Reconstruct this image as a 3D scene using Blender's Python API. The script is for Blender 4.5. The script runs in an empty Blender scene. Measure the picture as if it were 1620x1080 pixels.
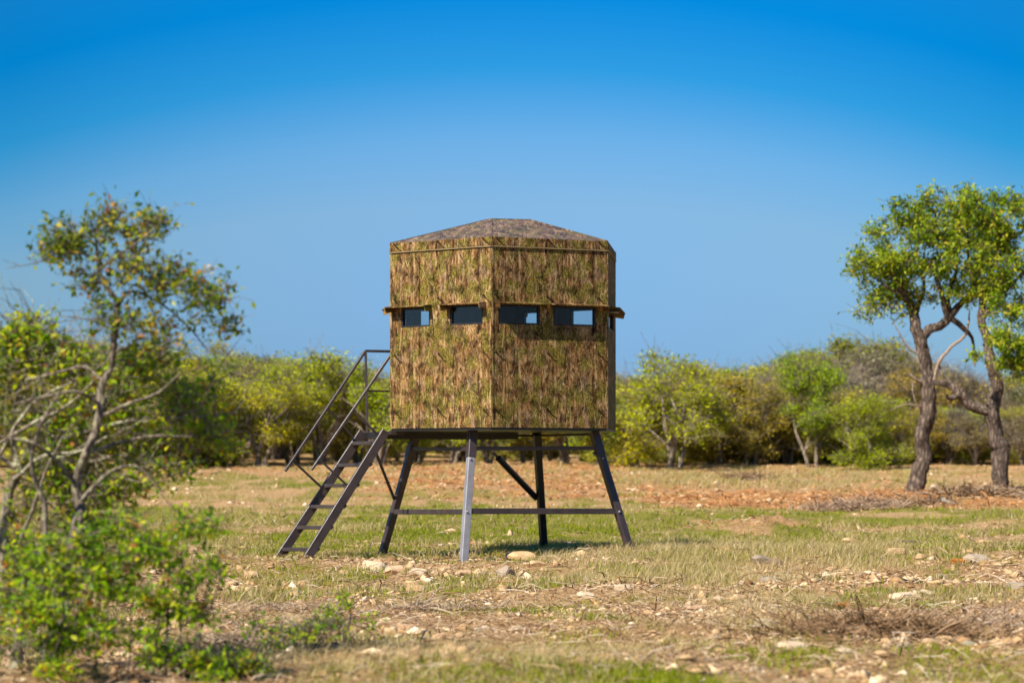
import bpy, math
import numpy as np
from mathutils import Vector, Matrix

R = math.radians
SC = bpy.context.scene
COL = SC.collection

# ------------------------------------------------------------------ camera
FPX = 3800.0          # focal length in pixels of the 1620 px wide photograph
HZ = 740.0            # image row of the eye level
EH = 1.06             # eye height above the foot of the nearest leg
cam_d = bpy.data.cameras.new('camera')
cam = bpy.data.objects.new('camera', cam_d)
COL.objects.link(cam)
cam.location = (0, 0, EH)
cam.rotation_euler = (R(90), 0, 0)
cam_d.sensor_width = 36.0
cam_d.lens = FPX / 1620 * 36
cam_d.shift_y = (HZ - 540) / 1620
cam_d.clip_start = 0.1
cam_d.clip_end = 6000
cam_d.dof.use_dof = True
cam_d.dof.focus_distance = 22.5
cam_d.dof.aperture_fstop = 2.3
SC.camera = cam

# ------------------------------------------------------------------ sky and sun
SUN_EL = R(47)
SUN_AZ = Vector((-0.70, -0.714, 0)).normalized()
to_sun = Vector((SUN_AZ.x * math.cos(SUN_EL), SUN_AZ.y * math.cos(SUN_EL), math.sin(SUN_EL)))
W = bpy.data.worlds.new('World')
SC.world = W
W.use_nodes = True
nt = W.node_tree
for n in list(nt.nodes):
    nt.nodes.remove(n)
sky = nt.nodes.new('ShaderNodeTexSky')
sky.sky_type = 'NISHITA'
sky.sun_disc = False
sky.sun_elevation = SUN_EL
sky.sun_rotation = math.atan2(SUN_AZ.x, SUN_AZ.y) % (2 * math.pi)
sky.air_density = 1.0
sky.dust_density = 0.3
sky.ozone_density = 2.0
tc = nt.nodes.new('ShaderNodeTexCoord')
sep = nt.nodes.new('ShaderNodeSeparateXYZ')
nt.links.new(tc.outputs['Generated'], sep.inputs[0])
rmp = nt.nodes.new('ShaderNodeValToRGB')
SKY = [(0.0, (0.19, 0.32, 0.58)), (0.05, (0.195, 0.325, 0.585)), (0.110, (0.31, 0.445, 0.59)), (0.1355, (0.235, 0.456, 0.645)),
       (0.164, (0.052, 0.395, 0.649)), (0.195, (0.0017, 0.342, 0.667)), (0.40, (0.10, 0.48, 0.80)), (1.0, (0.42, 0.68, 0.95))]  # last stops pale again above the view, added to fill the shadows
# the blue deepens with height in view (as polarised sky does) and sideways as painted lens vignetting
sqx = nt.nodes.new('ShaderNodeMath'); sqx.operation = 'MULTIPLY'
nt.links.new(sep.outputs[0], sqx.inputs[0]); nt.links.new(sep.outputs[0], sqx.inputs[1])
sq2 = nt.nodes.new('ShaderNodeMath'); sq2.operation = 'MULTIPLY'; sq2.inputs[1].default_value = 0.8
nt.links.new(sqx.outputs[0], sq2.inputs[0])
sqm = nt.nodes.new('ShaderNodeMath'); sqm.operation = 'MINIMUM'; sqm.inputs[1].default_value = 0.035
nt.links.new(sq2.outputs[0], sqm.inputs[0])
mulz = nt.nodes.new('ShaderNodeMath'); mulz.operation = 'ADD'
nt.links.new(sep.outputs[2], mulz.inputs[0]); nt.links.new(sqm.outputs[0], mulz.inputs[1])
nt.links.new(mulz.outputs[0], rmp.inputs[0])
els = rmp.color_ramp.elements
while len(els) < len(SKY):
    els.new(0.5)
for e, (p, c) in zip(els, SKY):
    e.position = p
    e.color = (c[0], c[1], c[2], 1)
mx = nt.nodes.new('ShaderNodeMix'); mx.data_type = 'RGBA'; mx.blend_type = 'MULTIPLY'
mx.inputs[0].default_value = 1.0
nt.links.new(sky.outputs[0], mx.inputs[6])
nt.links.new(rmp.outputs[0], mx.inputs[7])
fal = nt.nodes.new('ShaderNodeMath'); fal.operation = 'MULTIPLY'; fal.inputs[1].default_value = -4.5  # sides dimmed further: lens vignetting put into the sky colour
nt.links.new(sqx.outputs[0], fal.inputs[0])
fa2 = nt.nodes.new('ShaderNodeMath'); fa2.operation = 'ADD'; fa2.inputs[1].default_value = 1.0
nt.links.new(fal.outputs[0], fa2.inputs[0])
fa3 = nt.nodes.new('ShaderNodeMath'); fa3.operation = 'MAXIMUM'; fa3.inputs[1].default_value = 0.82
nt.links.new(fa2.outputs[0], fa3.inputs[0])
mx2 = nt.nodes.new('ShaderNodeMix'); mx2.data_type = 'RGBA'; mx2.blend_type = 'MULTIPLY'; mx2.inputs[0].default_value = 1.0
nt.links.new(mx.outputs[2], mx2.inputs[6]); nt.links.new(fa3.outputs[0], mx2.inputs[7])
bg = nt.nodes.new('ShaderNodeBackground'); bg.inputs[1].default_value = 0.095
wo = nt.nodes.new('ShaderNodeOutputWorld')
nt.links.new(mx2.outputs[2], bg.inputs[0])
nt.links.new(bg.outputs[0], wo.inputs[0])

sun_d = bpy.data.lights.new('sun', 'SUN')
sun_d.energy = 4.6
sun_d.angle = R(0.5)
sun_d.color = (1.0, 0.91, 0.76)
sun = bpy.data.objects.new('sun', sun_d)
COL.objects.link(sun)
sun.rotation_euler = (-to_sun).to_track_quat('-Z', 'Y').to_euler()
sun.location = (0, 0, 30)

SC.view_settings.view_transform = 'Standard'
SC.view_settings.look = 'None'
SC.view_settings.exposure = 1.0
SC.view_settings.gamma = 1.0
SC.view_settings.use_curve_mapping = False
SC.render.engine = 'CYCLES'
SC.cycles.max_bounces = 6
SC.cycles.diffuse_bounces = 3
SC.cycles.transparent_max_bounces = 12
SC.cycles.use_denoising = True

rng = np.random.default_rng(7)

# ------------------------------------------------------------------ helpers
def P(px, py, Y):
    """the point at distance Y that the photograph shows at (px, py)"""
    return Vector(((px - 810) / FPX * Y, Y, EH + (HZ - py) / FPX * Y))

def tag(o, label=None, cat=None, group=None, kind=None):
    if label: o['label'] = label
    if cat: o['category'] = cat
    if group: o['group'] = group
    if kind: o['kind'] = kind
    return o

def empty(name, loc=(0, 0, 0), rz=0.0):
    o = bpy.data.objects.new(name, None)
    o.empty_display_size = 0.2
    COL.objects.link(o)
    o.location = loc
    o.rotation_euler = (0, 0, rz)
    return o

def link(name, me, mat, parent=None):
    o = bpy.data.objects.new(name, me)
    COL.objects.link(o)
    if mat is not None and len(me.materials) == 0:
        me.materials.append(mat)
    if parent is not None:
        o.parent = parent
    return o

def np_mesh(name, V, F, tint=None, smooth=False):
    """V (n,3) ; F list of arrays (m,k) with k = 3 or 4"""
    V = np.asarray(V, dtype=np.float32)
    if not isinstance(F, (list, tuple)):
        F = [F]
    F = [np.asarray(f, dtype=np.int32) for f in F if len(f)]
    me = bpy.data.meshes.new(name)
    me.vertices.add(len(V))
    me.vertices.foreach_set('co', V.ravel())
    loops = np.concatenate([f.ravel() for f in F])
    tot = np.concatenate([np.full(len(f), f.shape[1], dtype=np.int32) for f in F])
    start = np.concatenate([[0], np.cumsum(tot)[:-1]]).astype(np.int32)
    me.loops.add(len(loops))
    me.loops.foreach_set('vertex_index', loops)
    me.polygons.add(len(tot))
    me.polygons.foreach_set('loop_start', start)
    me.polygons.foreach_set('loop_total', tot)
    if smooth:
        me.polygons.foreach_set('use_smooth', np.ones(len(tot), dtype=bool))
    me.update(calc_edges=True)
    if tint is not None:
        a = me.attributes.new('tint', 'FLOAT', 'POINT')
        a.data.foreach_set('value', np.asarray(tint, dtype=np.float32))
    return me

class MB:
    """collects simple solids into one mesh"""
    def __init__(self):
        self.v = []; self.f = []
    def poly(self, vs, fs):
        b = len(self.v)
        self.v += [tuple(p) for p in vs]
        self.f += [tuple(b + i for i in f) for f in fs]
        return self
    def box(self, lo, hi, M=None):
        x0, y0, z0 = lo; x1, y1, z1 = hi
        vs = [Vector(p) for p in ((x0,y0,z0),(x1,y0,z0),(x1,y1,z0),(x0,y1,z0),(x0,y0,z1),(x1,y0,z1),(x1,y1,z1),(x0,y1,z1))]
        if M is not None: vs = [M @ p for p in vs]
        return self.poly(vs, [(0,3,2,1),(4,5,6,7),(0,1,5,4),(1,2,6,5),(2,3,7,6),(3,0,4,7)])
    def bar(self, a, b, w, h, up=Vector((0, 0, 1))):
        a = Vector(a); b = Vector(b)
        d = (b - a).normalized()
        s = d.cross(up)
        if s.length < 1e-4: s = d.cross(Vector((1, 0, 0)))
        s.normalize(); u = s.cross(d).normalized()
        vs = []
        for p in (a, b):
            for (i, j) in ((-1,-1),(1,-1),(1,1),(-1,1)):
                vs.append(p + s * (i * w / 2) + u * (j * h / 2))
        return self.poly(vs, [(0,1,2,3),(7,6,5,4),(0,4,5,1),(1,5,6,2),(2,6,7,3),(3,7,4,0)])
    def tube(self, a, b, r, n=12, r2=None):
        a = Vector(a); b = Vector(b); r2 = r if r2 is None else r2
        d = (b - a).normalized()
        s = d.cross(Vector((0, 0, 1)))
        if s.length < 1e-4: s = Vector((1, 0, 0))
        s.normalize(); u = s.cross(d)
        vs = []
        for p, rr in ((a, r), (b, r2)):
            for k in range(n):
                t = 2 * math.pi * k / n
                vs.append(p + s * (rr * math.cos(t)) + u * (rr * math.sin(t)))
        fs = [(k, (k + 1) % n, n + (k + 1) % n, n + k) for k in range(n)]
        fs += [tuple(range(n - 1, -1, -1)), tuple(range(n, 2 * n))]
        return self.poly(vs, fs)
    def build(self, name, mat, parent=None, bevel=0.0):
        me = bpy.data.meshes.new(name)
        me.from_pydata(self.v, [], self.f)
        me.update()
        o = link(name, me, mat, parent)
        if bevel:
            m = o.modifiers.new('edge', 'BEVEL'); m.width = bevel; m.segments = 1; m.limit_method = 'ANGLE'
        return o

# ------------------------------------------------------------------ materials
def new_mat(name):
    m = bpy.data.materials.new(name); m.use_nodes = True
    t = m.node_tree
    b = t.nodes['Principled BSDF']
    return m, t, b

def N(t, kind, **kw):
    n = t.nodes.new(kind)
    for k, v in kw.items(): setattr(n, k, v)
    return n

def ramp(t, src, stops, interp='LINEAR'):
    r = N(t, 'ShaderNodeValToRGB')
    r.color_ramp.interpolation = interp
    e = r.color_ramp.elements
    while len(e) < len(stops): e.new(0.5)
    for q, (p, c) in zip(e, stops):
        q.position = p
        q.color = (c[0], c[1], c[2], 1) if len(c) == 3 else c
    t.links.new(src, r.inputs[0])
    return r.outputs[0]

def mixc(t, fac, a, b, mode='MIX'):
    m = N(t, 'ShaderNodeMix', data_type='RGBA', blend_type=mode)
    for sock, v in ((m.inputs[0], fac), (m.inputs[6], a), (m.inputs[7], b)):
        if isinstance(v, (int, float)): sock.default_value = v
        elif isinstance(v, tuple): sock.default_value = (v[0], v[1], v[2], 1)
        else: t.links.new(v, sock)
    return m.outputs[2]

def noise(t, vec, scale, detail=4, rough=0.6, dist=0.0):
    n = N(t, 'ShaderNodeTexNoise')
    n.inputs['Scale'].default_value = scale
    n.inputs['Detail'].default_value = detail
    n.inputs['Roughness'].default_value = rough
    n.inputs['Distortion'].default_value = dist
    if vec is not None: t.links.new(vec, n.inputs['Vector'])
    return n

def mapping(t, vec, scale=(1, 1, 1), rot=(0, 0, 0), loc=(0, 0, 0)):
    m = N(t, 'ShaderNodeMapping')
    m.inputs['Scale'].default_value = scale
    m.inputs['Rotation'].default_value = rot
    m.inputs['Location'].default_value = loc
    t.links.new(vec, m.inputs['Vector'])
    return m.outputs[0]

def math_(t, op, a, b=None, clamp=False):
    m = N(t, 'ShaderNodeMath', operation=op); m.use_clamp = clamp
    for s, v in ((m.inputs[0], a), (m.inputs[1], b)):
        if v is None: continue
        if isinstance(v, (int, float)): s.default_value = v
        else: t.links.new(v, s)
    return m.outputs[0]

def bump(t, b, h, strength=0.4, dist=0.02):
    n = N(t, 'ShaderNodeBump')
    n.inputs['Strength'].default_value = strength
    n.inputs['Distance'].default_value = dist
    t.links.new(h, n.inputs['Height'])
    t.links.new(n.outputs[0], b.inputs['Normal'])

def leaf_mat(name, stops, trans=0.35, rough=0.45, use_obj=False, k=1.0):
    m, t, b = new_mat(name)
    stops = [(p, tuple(k * v for v in c_)) for p, c_ in stops]
    a = N(t, 'ShaderNodeAttribute', attribute_name='tint')
    c = ramp(t, a.outputs['Fac'], stops)
    if use_obj:
        oi = N(t, 'ShaderNodeObjectInfo')
        c = mixc(t, 1.0, c, oi.outputs['Color'], 'MULTIPLY')
    t.links.new(c, b.inputs['Base Color'])
    b.inputs['Roughness'].default_value = rough
    b.inputs['Specular IOR Level'].default_value = 0.15
    tr = N(t, 'ShaderNodeBsdfTranslucent')
    c2 = mixc(t, 1.0, c, (1.25, 1.3, 0.6), 'MULTIPLY')
    t.links.new(c2, tr.inputs[0])
    mxs = N(t, 'ShaderNodeMixShader'); mxs.inputs[0].default_value = trans
    t.links.new(b.outputs[0], mxs.inputs[1]); t.links.new(tr.outputs[0], mxs.inputs[2])
    t.links.new(mxs.outputs[0], t.nodes['Material Output'].inputs[0])
    return m

def tint_mat(name, stops, rough=0.9, k=0.73):
    m, t, b = new_mat(name)
    stops = [(p, tuple(k * v * w_ for v, w_ in zip(c_, (1.12, 1.05, 0.94)))) for p, c_ in stops]
    a = N(t, 'ShaderNodeAttribute', attribute_name='tint')
    c = ramp(t, a.outputs['Fac'], stops)
    t.links.new(c, b.inputs['Base Color'])
    b.inputs['Roughness'].default_value = rough
    b.inputs['Specular IOR Level'].default_value = 0.1
    return m

def bark_mat(name, dark, light, scale=1.0, lichen=None):
    m, t, b = new_mat(name)
    g = N(t, 'ShaderNodeTexCoord').outputs['Object']
    mp = mapping(t, g, (9 * scale, 9 * scale, 2.6 * scale))
    v = N(t, 'ShaderNodeTexVoronoi', feature='DISTANCE_TO_EDGE'); v.inputs['Scale'].default_value = 2.2
    nz = noise(t, g, 7 * scale, 5, 0.7)
    wv = mixc(t, 0.25, mp, nz.outputs['Color'])
    t.links.new(wv, v.inputs['Vector'])
    n2 = noise(t, mp, 3.0, 6, 0.75)
    h = math_(t, 'ADD', math_(t, 'MULTIPLY', v.outputs['Distance'], 1.4), math_(t, 'MULTIPLY', n2.outputs['Fac'], 0.7))
    c = ramp(t, h, [(0.25, dark), (0.85, light)])
    if lichen:
        l = noise(t, g, 5 * scale, 5, 0.7)
        lm = ramp(t, l.outputs['Fac'], [(0.52, (0, 0, 0)), (0.6, (1, 1, 1))])
        c = mixc(t, lm, c, lichen)
    t.links.new(c, b.inputs['Base Color'])
    b.inputs['Roughness'].default_value = 0.95
    b.inputs['Specular IOR Level'].default_value = 0.15
    bump(t, b, h, 0.9, 0.03)
    return m

M = {}
def camo(name, roofish=False, off=0.0):
    """printed woodland camouflage on sheet metal: bark stripes, leaf blots, pale stalks, dark twigs"""
    m, t, b = new_mat(name)
    o = N(t, 'ShaderNodeTexCoord').outputs['Object']
    o = mapping(t, o, (1, 0, 1), loc=(off, 0, off * .7)) if not roofish else mapping(t, o, (1, 1, 1), rot=(R(90), 0, 0), loc=(off, 0, 0))
    warp = noise(t, o, 9, 3, 0.6)
    ow = N(t, 'ShaderNodeVectorMath', operation='MULTIPLY_ADD')
    t.links.new(warp.outputs['Color'], ow.inputs[0]); ow.inputs[1].default_value = (0.05, 0.0, 0.12)
    t.links.new(o, ow.inputs[2]); ow = ow.outputs[0]
    # bark, drawn in vertical streaks
    s1 = noise(t, mapping(t, ow, (22, 1, 6.5)), 1.0, 5, 0.62)
    s1b = noise(t, mapping(t, ow, (60, 1, 26)), 1.0, 4, 0.6)
    s1v = math_(t, 'ADD', math_(t, 'MULTIPLY', s1.outputs['Fac'], 0.62), math_(t, 'MULTIPLY', s1b.outputs['Fac'], 0.38))
    c = ramp(t, s1v, [(0.36, (0.014, 0.008, 0.004)), (0.43, (0.085, 0.048, 0.020)), (0.50, (0.24, 0.15, 0.065)),
                                   (0.57, (0.42, 0.30, 0.16)), (0.65, (0.64, 0.53, 0.38))])
    # grey bark patches
    p1 = noise(t, mapping(t, ow, (7, 1, 3)), 1.0, 3, 0.5)
    pm = ramp(t, p1.outputs['Fac'], [(0.56, (0, 0, 0)), (0.64, (0.6, 0.6, 0.6))])
    c = mixc(t, pm, c, mixc(t, 0.6, c, (0.46, 0.40, 0.36)))
    # rusty patches
    p2 = noise(t, mapping(t, ow, (11, 1, 7), loc=(3, 0, 9)), 1.0, 3, 0.6)
    pm2 = ramp(t, p2.outputs['Fac'], [(0.60, (0, 0, 0)), (0.68, (0.65, 0.65, 0.65))])
    c = mixc(t, pm2, c, mixc(t, 0.5, c, (0.36, 0.15, 0.045)))
    # green leaf blots, ragged
    v = N(t, 'ShaderNodeTexVoronoi'); v.inputs['Scale'].default_value = 1.0
    v.inputs['Randomness'].default_value = 1.0
    jag = noise(t, o, 60, 3, 0.6)
    vv = N(t, 'ShaderNodeVectorMath', operation='MULTIPLY_ADD')
    t.links.new(jag.outputs['Color'], vv.inputs[0]); vv.inputs[1].default_value = (0.11, 0, 0.11)
    t.links.new(ow, vv.inputs[2])
    t.links.new(mapping(t, vv.outputs[0], (9.0, 1, 6.5), loc=(0, .5, 0)), v.inputs['Vector'])
    cell = N(t, 'ShaderNodeSeparateColor'); t.links.new(v.outputs['Color'], cell.inputs[0])
    near = math_(t, 'LESS_THAN', v.outputs['Distance'], 0.54)
    pick = math_(t, 'GREATER_THAN', cell.outputs[0], 0.30)
    gm = math_(t, 'MULTIPLY', near, pick)
    fine = noise(t, mapping(t, o, (55, 1, 38)), 1.0, 3, 0.7)
    gcol = ramp(t, fine.outputs['Fac'], [(0.36, (0.03, 0.036, 0.006)), (0.47, (0.125, 0.135, 0.018)), (0.60, (0.34, 0.32, 0.075))])
    c = mixc(t, math_(t, 'MULTIPLY', gm, 0.82), c, gcol)
    # small leaves
    v3 = N(t, 'ShaderNodeTexVoronoi'); v3.inputs['Scale'].default_value = 1.0
    t.links.new(mapping(t, vv.outputs[0], (15, 1, 11), loc=(5, .3, 2)), v3.inputs['Vector'])
    cell3 = N(t, 'ShaderNodeSeparateColor'); t.links.new(v3.outputs['Color'], cell3.inputs[0])
    lm3 = math_(t, 'MULTIPLY', math_(t, 'LESS_THAN', v3.outputs['Distance'], 0.42), math_(t, 'GREATER_THAN', cell3.outputs[1], 0.66))
    c = mixc(t, math_(t, 'MULTIPLY', lm3, 0.8), c, mixc(t, cell3.outputs[2], (0.08, 0.095, 0.02), (0.40, 0.29, 0.13)))
    # pale stalks and dark twigs: thin lines taken from distorted noise level sets
    def lines(scale, rot, width, loc, mask_at):
        q = noise(t, mapping(t, o, scale, rot, loc), 1.0, 1.5, 0.4, 0.6)
        d = math_(t, 'ABSOLUTE', math_(t, 'SUBTRACT', q.outputs['Fac'], 0.5))
        l = math_(t, 'LESS_THAN', d, width)
        k = noise(t, mapping(t, o, (6, 1, 5), loc=(loc[0] + 7, 0, 3)), 1.0, 2, 0.5)
        return math_(t, 'MULTIPLY', l, math_(t, 'GREATER_THAN', k.outputs['Fac'], mask_at))
    c = mixc(t, math_(t, 'MULTIPLY', lines((26, 1, 2.6), (0, 0, 0), 0.012, (1, 0, 4), 0.45), 0.7), c, (0.55, 0.46, 0.31))
    c = mixc(t, math_(t, 'MULTIPLY', lines((24, 1, 5), (0, R(38), 0), 0.012, (4, 0, 1), 0.55), 0.8), c, (0.62, 0.54, 0.40))
    c = mixc(t, math_(t, 'MULTIPLY', lines((20, 1, 3), (0, R(-42), 0), 0.011, (9, 0, 6), 0.54), 0.9), c, (0.018, 0.010, 0.006))
    c = mixc(t, math_(t, 'MULTIPLY', lines((22, 1, 2.5), (0, R(-6), 0), 0.008, (2, 0, 11), 0.47), 0.85), c, (0.02, 0.012, 0.008))
    # the print repeats every 0.64 m: dark slanting twigs and pale forked stems come back at the same places
    sx_ = N(t, 'ShaderNodeSeparateXYZ'); t.links.new(o, sx_.inputs[0])
    wob = math_(t, 'MULTIPLY', math_(t, 'SUBTRACT', warp.outputs['Fac'], 0.5), 0.03)
    def seg(cx, cz, ang, half, wd):
        fx = math_(t, 'SUBTRACT', math_(t, 'MODULO', math_(t, 'ADD', sx_.outputs[0], 6.4 - cx), 0.64), 0.32)
        fz = math_(t, 'SUBTRACT', math_(t, 'MODULO', math_(t, 'ADD', sx_.outputs[2], 6.4 - cz), 0.64), 0.32)
        ca, sa = math.cos(R(ang)), math.sin(R(ang))
        al = math_(t, 'ADD', math_(t, 'MULTIPLY', fx, ca), math_(t, 'MULTIPLY', fz, sa))
        ac = math_(t, 'ADD', math_(t, 'SUBTRACT', math_(t, 'MULTIPLY', fz, ca), math_(t, 'MULTIPLY', fx, sa)), wob)
        # tapering towards the end
        w_ = math_(t, 'MULTIPLY', math_(t, 'SUBTRACT', half * 1.15, al), wd / half)
        return math_(t, 'MULTIPLY', math_(t, 'LESS_THAN', math_(t, 'ABSOLUTE', al), half), math_(t, 'LESS_THAN', math_(t, 'ABSOLUTE', ac), w_))
    for cx, cz, ang, half, wd in ((.10, .12, 72, .10, .005), (.16, .20, 118, .07, .004), (.33, .40, 96, .16, .006), (.47, .08, 84, .14, .005), (.52, .30, 62, .05, .004), (.22, .50, 60, .07, .004), (.02, .42, 92, .17, .006), (.27, .05, 135, .05, .004)):
        c = mixc(t, math_(t, 'MULTIPLY', seg(cx, cz, ang, half, wd), 0.5), c, (0.64, 0.55, 0.40))
    for cx, cz, ang, half, wd in ((.43, .47, -42, .085, .007), (.08, .30, -55, .06, .005), (.60, .50, 86, .12, .004), (.30, .22, 92, .13, .004)):
        c = mixc(t, math_(t, 'MULTIPLY', seg(cx, cz, ang, half, wd), 0.9), c, (0.02, 0.012, 0.008))
    rs_ = np.random.default_rng(40)
    for i_ in range(9):
        c = mixc(t, 0.0, c, c) if False else mixc(t, math_(t, 'MULTIPLY', seg(rs_.uniform(0, .64), rs_.uniform(0, .64), rs_.uniform(20, 160), rs_.uniform(.03, .09), rs_.uniform(.003, .006)), 0.7), c, [(0.03, 0.018, 0.010), (0.50, 0.41, 0.29), (0.30, 0.28, 0.10)][i_ % 3])
    bl_ = noise(t, mapping(t, o, (9, 1, 6), loc=(4, 0, 2)), 1.0, 4, 0.65)
    c = mixc(t, 1.0, c, ramp(t, bl_.outputs['Fac'], [(0.38, (0.42, 0.38, 0.36)), (0.5, (1, 1, 1)), (0.62, (1.25, 1.22, 1.2))]), 'MULTIPLY')
    # weathering, broad
    w = noise(t, o, 1.7, 3, 0.5)
    c = mixc(t, 0.35, c, ramp(t, w.outputs['Fac'], [(0.35, (0.75, 0.72, 0.7)), (0.65, (1, 1, 1))]), 'MULTIPLY')
    if roofish:
        c = mixc(t, 1.0, mixc(t, 0.25, c, (0.15, 0.13, 0.11)), (0.60, 0.50, 0.43), 'MULTIPLY')
    else:
        c = mixc(t, 1.0, c, (0.66, 0.565, 0.42), 'MULTIPLY')
        ff = noise(t, mapping(t, o, (130, 1, 75)), 1.0, 2, 0.6)
        c = mixc(t, 1.0, c, ramp(t, ff.outputs['Fac'], [(0.36, (0.45, 0.42, 0.40)), (0.5, (1.0, 1.0, 1.0)), (0.64, (1.55, 1.5, 1.5))]), 'MULTIPLY')
    t.links.new(c, b.inputs['Base Color'])
    b.inputs['Roughness'].default_value = 0.5 if roofish else 0.8
    b.inputs['Specular IOR Level'].default_value = 0.5 if roofish else 0.12
    bn = noise(t, o, 3.0, 2, 0.5)
    bump(t, b, bn.outputs['Fac'], 0.15, 0.02)
    return m

M['camo'] = camo('camouflage_print')
M['camo_roof'] = camo('roof_camouflage_print', True, 2.0)

def metal(name, c0, c1, rough=0.42, spec=0.5):
    m, t, b = new_mat(name)
    g = N(t, 'ShaderNodeTexCoord').outputs['Object']
    n = noise(t, g, 6, 5, 0.65)
    c = ramp(t, n.outputs['Fac'], [(0.35, c0), (0.7, c1)])
    t.links.new(c, b.inputs['Base Color'])
    rn = noise(t, g, 2.3, 6, 0.75)
    rm = ramp(t, rn.outputs['Fac'], [(0.58, (0, 0, 0)), (0.68, (0.7, 0.7, 0.7))])
    c = mixc(t, rm, c, mixc(t, 0.6, c, (0.12, 0.06, 0.035)))
    t.links.new(c, b.inputs['Base Color'])
    r = N(t, 'ShaderNodeMapRange'); r.inputs[3].default_value = rough - 0.1; r.inputs[4].default_value = rough + 0.15
    t.links.new(n.outputs['Fac'], r.inputs[0]); t.links.new(r.outputs[0], b.inputs['Roughness'])
    b.inputs['Specular IOR Level'].default_value = spec
    n2 = noise(t, g, 90, 2, 0.5)
    bump(t, b, n2.outputs['Fac'], 0.12, 0.003)
    return m
M['steel'] = metal('brown_painted_steel', (0.030, 0.020, 0.020), (0.056, 0.040, 0.040), 0.42, 0.6)
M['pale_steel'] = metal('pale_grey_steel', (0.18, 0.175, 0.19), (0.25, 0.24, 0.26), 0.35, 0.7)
M['black_steel'] = metal('black_painted_steel', (0.008, 0.007, 0.008), (0.018, 0.015, 0.015), 0.4, 0.5)
M['bright_steel'] = metal('bare_steel', (0.28, 0.26, 0.25), (0.42, 0.40, 0.38), 0.35, 0.7)
M['inside'] = metal('interior_dark_liner', (0.25, 0.235, 0.20), (0.33, 0.31, 0.27), 0.7, 0.2)
M['rubber'] = metal('black_window_trim', (0.008, 0.008, 0.010), (0.014, 0.014, 0.016), 0.55, 0.4)
M['timber'] = metal('hood_edge', (0.22, 0.16, 0.08), (0.32, 0.25, 0.14), 0.7, 0.2)

m, t, b = new_mat('window_glass')
tr = N(t, 'ShaderNodeBsdfTransparent'); tr.inputs[0].default_value = (0.90, 0.92, 0.92, 1)
gl = N(t, 'ShaderNodeBsdfGlossy'); gl.inputs['Roughness'].default_value = 0.03; gl.inputs[0].default_value = (0.9, 0.93, 1, 1)
mxs = N(t, 'ShaderNodeMixShader')
fr = N(t, 'ShaderNodeFresnel'); fr.inputs[0].default_value = 1.5
t.links.new(math_(t, 'MULTIPLY', fr.outputs[0], 0.45), mxs.inputs[0])
t.links.new(tr.outputs[0], mxs.inputs[1]); t.links.new(gl.outputs[0], mxs.inputs[2])
t.links.new(mxs.outputs[0], t.nodes['Material Output'].inputs[0])
M['glass'] = m

# ------------------------------------------------------------------ ground fields
class SumSin:
    def __init__(self, seed, base, octaves, gain=0.6, lac=1.9, per=7):
        r = np.random.default_rng(seed)
        self.k = []
        f, a, tot = base, 1.0, 0.0
        for _ in range(octaves):
            th = r.uniform(0, 2 * math.pi, per); ff = f * r.uniform(0.6, 1.5, per); ph = r.uniform(0, 6.28, per)
            self.k.append((ff * np.cos(th), ff * np.sin(th), ph, a)); tot += a * a
            f *= lac; a *= gain
        self.n = math.sqrt(tot * per / 2)
    def __call__(self, x, y):
        s = 0
        for kx, ky, ph, a in self.k:
            for i in range(len(kx)):
                s = s + a * np.sin(kx[i] * x + ky[i] * y + ph[i])
        return s / self.n

n_big, n_mid, n_fine, n_warp, n_warp2 = SumSin(1, 0.5, 3), SumSin(2, 2.2, 4), SumSin(3, 8.0, 4, 0.7), SumSin(4, 1.6, 5, 0.75), SumSin(5, 1.3, 5, 0.75)

def sstep(a, b, x):
    t_ = np.clip((x - a) / (b - a), 0, 1)
    return t_ * t_ * (3 - 2 * t_)

def ground_z(x, y):
    x = np.asarray(x, dtype=float); y = np.asarray(y, dtype=float)
    base = np.interp(y, [0, 10, 26, 29.4, 45, 62, 75, 120, 400, 5000], [-0.02, 0.0, 0.0, 0.0, 0.51, 1.13, 1.38, 2.3, 2.3, 2.0])
    z = base + 0.11 * sstep(0.2, 1.3, x) * sstep(24.5, 27.0, y) * (1 - sstep(28.2, 30.2, y)) - 0.05 * sstep(0.5, 1.5, x) * np.exp(-((y - 31.2) / 1.5) ** 2)
    fade = 1 - sstep(60, 90, y)
    flat = 1 - 0.75 * np.exp(-(((x + 0.2) / 2.6) ** 2 + ((y - 28.0) / 2.4) ** 2) ** 2)
    z = z + (0.028 * n_big(x, y) + 0.016 * n_mid(x, y) + 0.007 * n_fine(x, y)) * fade * flat
    # the pale sand mound and the heaped litter by the oaks
    z = z + 0.16 * np.exp(-(((x - 3.75) / 0.8) ** 2 + ((y - 35.3) / 0.9) ** 2)) * (1 + 0.2 * n_fine(x, y))
    z = z + 0.05 * sstep(4.5, 6.5, x) * np.exp(-((y - 43.6) / 1.6) ** 2) * (1 + 0.5 * n_mid(x, y))
    z = z + 0.07 * np.exp(-(((x - 2.3) / 1.1) ** 2 + ((y - 14.9) / 0.6) ** 2))
    return z

def gz(x, y): return float(ground_z(x, y))

_ys = np.concatenate([np.linspace(9, 40, 2000), np.linspace(40, 75, 800)])
_zs = np.interp(_ys, [0, 10, 26, 29.4, 45, 62, 75], [-0.02, 0.0, 0.0, 0.0, 0.51, 1.13, 1.30])
_py = HZ + (EH - _zs) * FPX / _ys
_o = np.argsort(_py)
def G(px, py):
    """ground point whose image is (px, py)"""
    Y = float(np.interp(py, _py[_o], _ys[_o]))
    x = (px - 810) / FPX * Y
    return Vector((x, Y, gz(x, Y)))

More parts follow.
